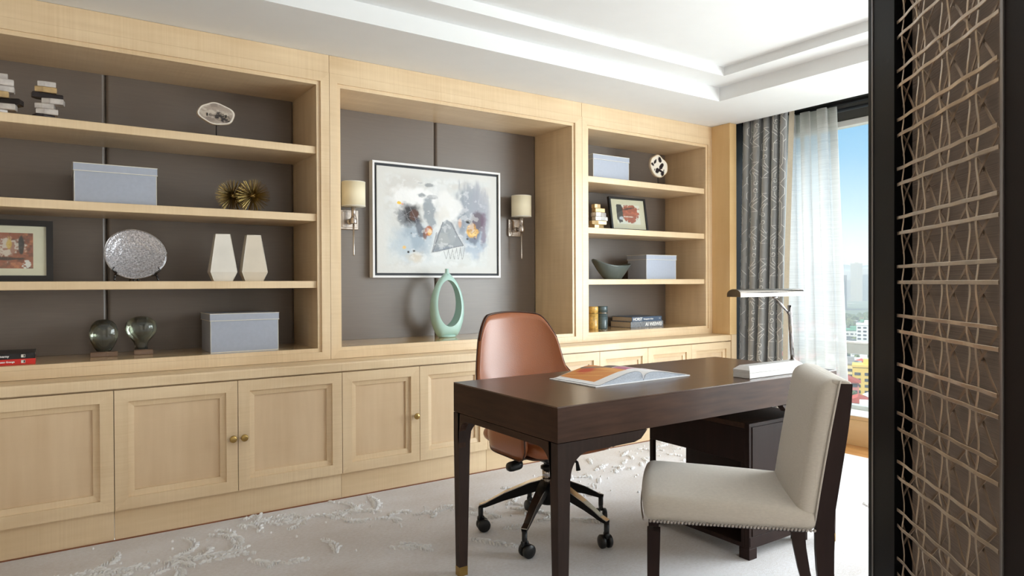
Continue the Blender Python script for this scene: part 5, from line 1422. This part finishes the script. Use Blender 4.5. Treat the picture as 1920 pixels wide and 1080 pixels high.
def building(lab, az, d, w, dp, h, m, roofm=None, gable=False, group=None, windows=True, name='building', rot=0):
    x, y = pol(az, d); t = thing(name, lab, 'building', (x, y, GZ), R(-az+rot), group)
    # local +Y points away from the camera
    obj('wall', G().box(-w/2, w/2, -dp/2, dp/2, 0, h, 0), m, t, world=False)
    if windows:
        fl = max(1, int(h/3.3)); g = G(); nw = max(2, int(w/4))
        for f in range(fl):
            zf = 1.2+f*3.3
            if zf+1.4 > h-.3: break
            for k in range(nw):
                xx = -w/2+w*(k+.5)/nw; g.box(xx-w/nw*.3, xx+w/nw*.3, -dp/2-.15, -dp/2+.05, zf, zf+1.5, 0)
            for k in range(max(2, int(dp/4))):
                nn = max(2, int(dp/4)); yy = -dp/2+dp*(k+.5)/nn
                for s in (-1, 1): g.box(s*w/2-.1, s*w/2+.1, yy-dp/nn*.3, yy+dp/nn*.3, zf, zf+1.5, 0)
        if len(g.v): q = obj('window_band', g, GLW, t, world=False, weld=False); q['kind'] = 'stuff'
    g = G()
    if gable: g.prism([(-w/2-1, h), (w/2+1, h), (0, h+w*.22)], 1, -dp/2-1, dp/2+1)
    else: g.box(-w/2-.3, w/2+.3, -dp/2-.3, dp/2+.3, h, h+1.2, 0); g.box(-w*.15, w*.2, -dp*.2, dp*.2, h+1.2, h+4, 0)
    obj('roof', g, roofm or m, t, world=False)
    return t
# azimuths: the sliver between sheer and screen is about 57.7..61.9 degrees from +Y
building('dark grey tower tallest in the hazy skyline beside the sheer', 58.6, 1650, 42, 40, 104, HAZEB[3], group='far towers in the haze')
building('stepped grey tower just right of the tallest far tower', 59.35, 1700, 56, 40, 76, HAZEB[0], group='far towers in the haze')
building('slim dark slab tower at the sheer edge', 58.2, 1750, 30, 30, 82, HAZEB[0], group='far towers in the haze')
for i, (a, d, w, h) in enumerate(((60.1, 2500, 50, 66), (60.5, 2550, 36, 96), (60.95, 2450, 34, 120), (61.2, 2600, 40, 88), (61.6, 2500, 46, 104), (62.9, 2700, 50, 90), (57.6, 2300, 60, 86), (57.0, 1900, 50, 94), (56.2, 2200, 56, 110), (55.3, 2100, 60, 90), (62.8, 2100, 50, 116), (63.9, 2300, 60, 98), (64.6, 2000, 50, 80))):
    building('pale tower standing in the hazy far skyline', a, d, w, w*.7, h, HAZEB[i % 3], group='pale towers of the far skyline')
building('white hall with red roof in the middle distance below the tree belt', 58.6, 820, 32, 22, 15, WHB, REDR, True)
building('long hall with pale green roof in the middle distance', 60.8, 800, 26, 24, 12, HAZEB[1], GREENR, False)
building('tall white block in front of the tree belt by the screen edge', 61.7, 690, 18, 16, 24, WHB)
building('yellow apartment block seen below the window transom', 61.7, 430, 15, 14, 15.5, YEL)
building('lower pale yellow apartment block just left of the yellow one', 60.5, 445, 12, 12, 15, mat('pale_yellow_facade', (220, 206, 160), .8, var=.05, scale=.1), HAZEB[0])
building('pink and white apartment block with red roof left of the yellow block', 59.9, 405, 17, 12, 10, PINK, REDR, True)
building('low pale house with grey roof left of the pink block', 58.9, 452, 16, 12, 9, HAZEB[1], HAZEB[0])
building('white flat roofed shed near the bottom of the window view', 61.5, 322, 13, 12, 9, WHB)
building('green roofed shed near the bottom of the window view', 60.2, 330, 22, 14, 5, HAZEB[1], GREENR)
cols_ = [(HAZEB[1], REDR), (WHB, HAZEB[0]), (HAZEB[2], REDR), (WHB, WHB), (HAZEB[0], HAZEB[1]), (HAZEB[1], GREENR)]
hproto = []
PLACED = []
for o_p in bpy.data.objects:
    if o_p.get('category') == 'building': PLACED.append((o_p.location.x, o_p.location.y, 17 if o_p.location.length < 900 else 34))
def free(x, y, r_):
    for a, b_, c_ in PLACED:
        if (a-x)**2+(b_-y)**2 < (r_+c_)**2: return False
    PLACED.append((x, y, r_)); return True
for i in range(110):
    for _ in range(60):
        az = rc_.uniform(54.5, 65.5); d = rc_.choice([rc_.uniform(470, 780), rc_.uniform(340, 640), rc_.uniform(850, 1150)])
        if 385 < d < 480 and 58.4 < az < 62.2: d += 110
        if free(*pol(az, d), 8.5): break
    else: continue
    c = cols_[i % 6]
    if i < 6:
        t = building('low house with a small pitched roof among the trees below', az, d, 13, 10, 6.5, c[0], c[1], i % 2 == 0, 'small houses of the town below', name='house', rot=rc_.uniform(-40, 40)); hproto.append(t)
    else:
        t = copy_tree(hproto[i % 6]); x, y = pol(az, d); t.location = (x, y, GZ); t.rotation_euler = (0, 0, R(-az+rc_.uniform(-50, 50)))
# trees
LEAFM = [mat('tree_foliage_a', (78, 96, 58), .9, var=.35, scale=.6), mat('tree_foliage_b', (96, 108, 70), .9, var=.35, scale=.6)]
BARK = mat('tree_bark', (84, 70, 58), .9, var=.1)
def tree_proto(seed, m):
    rn = random.Random(seed); t = thing('broadleaf_tree', 'green broadleaf tree in the town below the window', 'tree', (100, 3000, GZ), 1e-6, 'trees of the town below')
    g = G()
    for q in range(9):
        c = Vector((rn.gauss(0, 1.9), rn.gauss(0, 1.9), 6.5+rn.gauss(0, 1.3))); r_ = rn.uniform(1.8, 3.0)
        def f(u, v):
            a = 2*math.pi*u; b_ = math.pi*(v-.5); k = r_*(1+.22*math.sin(5*a+q)*math.cos(4*b_+q)+.12*math.sin(11*a+3*b_))
            return c+Vector((k*math.cos(b_)*math.cos(a), k*math.cos(b_)*math.sin(a), k*.85*math.sin(b_)))
        g.grid(f, 14, 8, False, True)
    obj('crown', g, m, t, world=False, weld=False); obj('trunk', G().cyl((0, 0, 0), (0, 0, 6), .45, .3, 8), BARK, t, world=False); return t
tp = [tree_proto(1, LEAFM[0]), tree_proto(2, LEAFM[1]), tree_proto(3, LEAFM[0])]
for i in range(290):
  for _ in range(30):
    s = rc_.uniform(.7, 1.2)*(1.5 if i < 120 else 1)
    if i < 120: az, d = rc_.uniform(56, 64), rc_.uniform(960, 1240)
    elif i < 150: az, d = rc_.uniform(58.2, 60.4), rc_.uniform(500, 560)
    elif i < 185: az, d = rc_.uniform(59.0, 61.6), rc_.uniform(335, 385)
    else: az, d = rc_.uniform(55, 65), rc_.uniform(330, 820)
    if 395 < d < 440 and az > 58: d += 90
    x, y = pol(az, d)
    if free(x, y, 6.0*s): break
  else:
    if i > 2: continue
  if i < 3: t = tp[i]
  else: t = copy_tree(tp[i % 3])
  t.location = (x, y, GZ); t.scale = (s, s, s*rc_.uniform(.8, 1.1)); t.rotation_euler = (0, 0, rc_.uniform(0, 6))
# hills on the horizon
g = G()
def hill(u, v):
    az = 50+20*u; d = 5200+1500*v; x, y = pol(az, d)
    h = (95+80*float(fbm(u*6, 1.3, 3))+34*float(fbm(u*22, 5.3, 4)))*math.sin(math.pi*min(1, v+.02))
    return (x, y, GZ+h*1.25)
g.grid(hill, 90, 8); struct('hills', g, mat('hill_green', (120, 130, 122), .95, var=.1, scale=.003))
# haze over the city
hz_ = bpy.data.materials.new('city_haze'); hz_.use_nodes = True; n = hz_.node_tree; n.nodes.clear()
o_ = n.nodes.new('ShaderNodeOutputMaterial'); vs_ = n.nodes.new('ShaderNodeVolumeScatter'); vs_.inputs['Color'].default_value = (.93, .96, 1, 1); vs_.inputs['Density'].default_value = .00042; vs_.inputs['Anisotropy'].default_value = 0
n.links.new(vs_.outputs[0], o_.inputs['Volume'])
hb = obj('haze', G().box(60, 8500, -5000, 6500, GZ-5, 60, 0), hz_); hb['kind'] = 'stuff'; tag(hb, 'pale daylight haze lying over the distant city', 'haze')
# the rest of the town, outside the slice the photograph shows
def far_town():
    rn = random.Random(77); gw, gr, gt, gk = G(), G(), G(), G()
    for i in range(1500):
        az = rn.uniform(67, 118) if rn.random() < .9 else rn.uniform(40, 53); d = 300+1500*rn.random()**1.3; x, y = pol(az, d)
        w, dp, h = rn.uniform(5, 11), rn.uniform(5, 9), rn.choice([5, 6, 6, 8, 12, 18]); M = Matrix.Translation((x, y, GZ)) @ Matrix.Rotation(rn.uniform(0, 3.14), 4, 'Z')
        gw.box(-w, w, -dp, dp, 0, h, 0, M); q = gr if rn.random() < .5 else gw
        q.prism([(-w-.6, h), (w+.6, h), (0, h+w*.45)], 1, -dp-.6, dp+.6, M=M)
    for i in range(2200):
        az = rn.uniform(66.5, 118) if rn.random() < .9 else rn.uniform(40, 53.5); d = 300+1700*rn.random()**1.2; x, y = pol(az, d); r_ = rn.uniform(4, 8); zc = GZ+r_*.8
        vs = [(x+r_*rn.uniform(.8, 1.1)*math.cos(a*1.047+l), y+r_*rn.uniform(.8, 1.1)*math.sin(a*1.047+l), zc+l*r_*.8-r_*.3) for l in (0, .7) for a in range(6)]+[(x, y, zc+r_*.9), (x, y, GZ)]
        gt.add(vs, [(a, (a+1) % 6, 6+(a+1) % 6, 6+a) for a in range(6)]+[(6+a, 6+(a+1) % 6, 12) for a in range(6)]+[(a, (a+1) % 6, 13) for a in range(6)])
    for i in range(46):
        az = rn.uniform(66, 118); d = rn.uniform(1500, 2800); x, y = pol(az, d); w = rn.uniform(15, 28); h = rn.uniform(50, 125)
        M = Matrix.Translation((x, y, GZ)) @ Matrix.Rotation(R(-az+rn.uniform(-20, 20)), 4, 'Z'); gk.box(-w, w, -w*.7, w*.7, 0, h, 0, M); gk.box(-w*.4, w*.4, -w*.3, w*.3, h, h+6, 0, M)
    for nm, g_, m_ in (('far_house_walls', gw, WHB), ('far_house_roofs', gr, REDR), ('far_trees', gt, LEAFM[0]), ('far_towers', gk, HAZEB[0])):
        o = obj(nm, g_, m_, gd, weld=False); o['kind'] = 'stuff'
far_town()
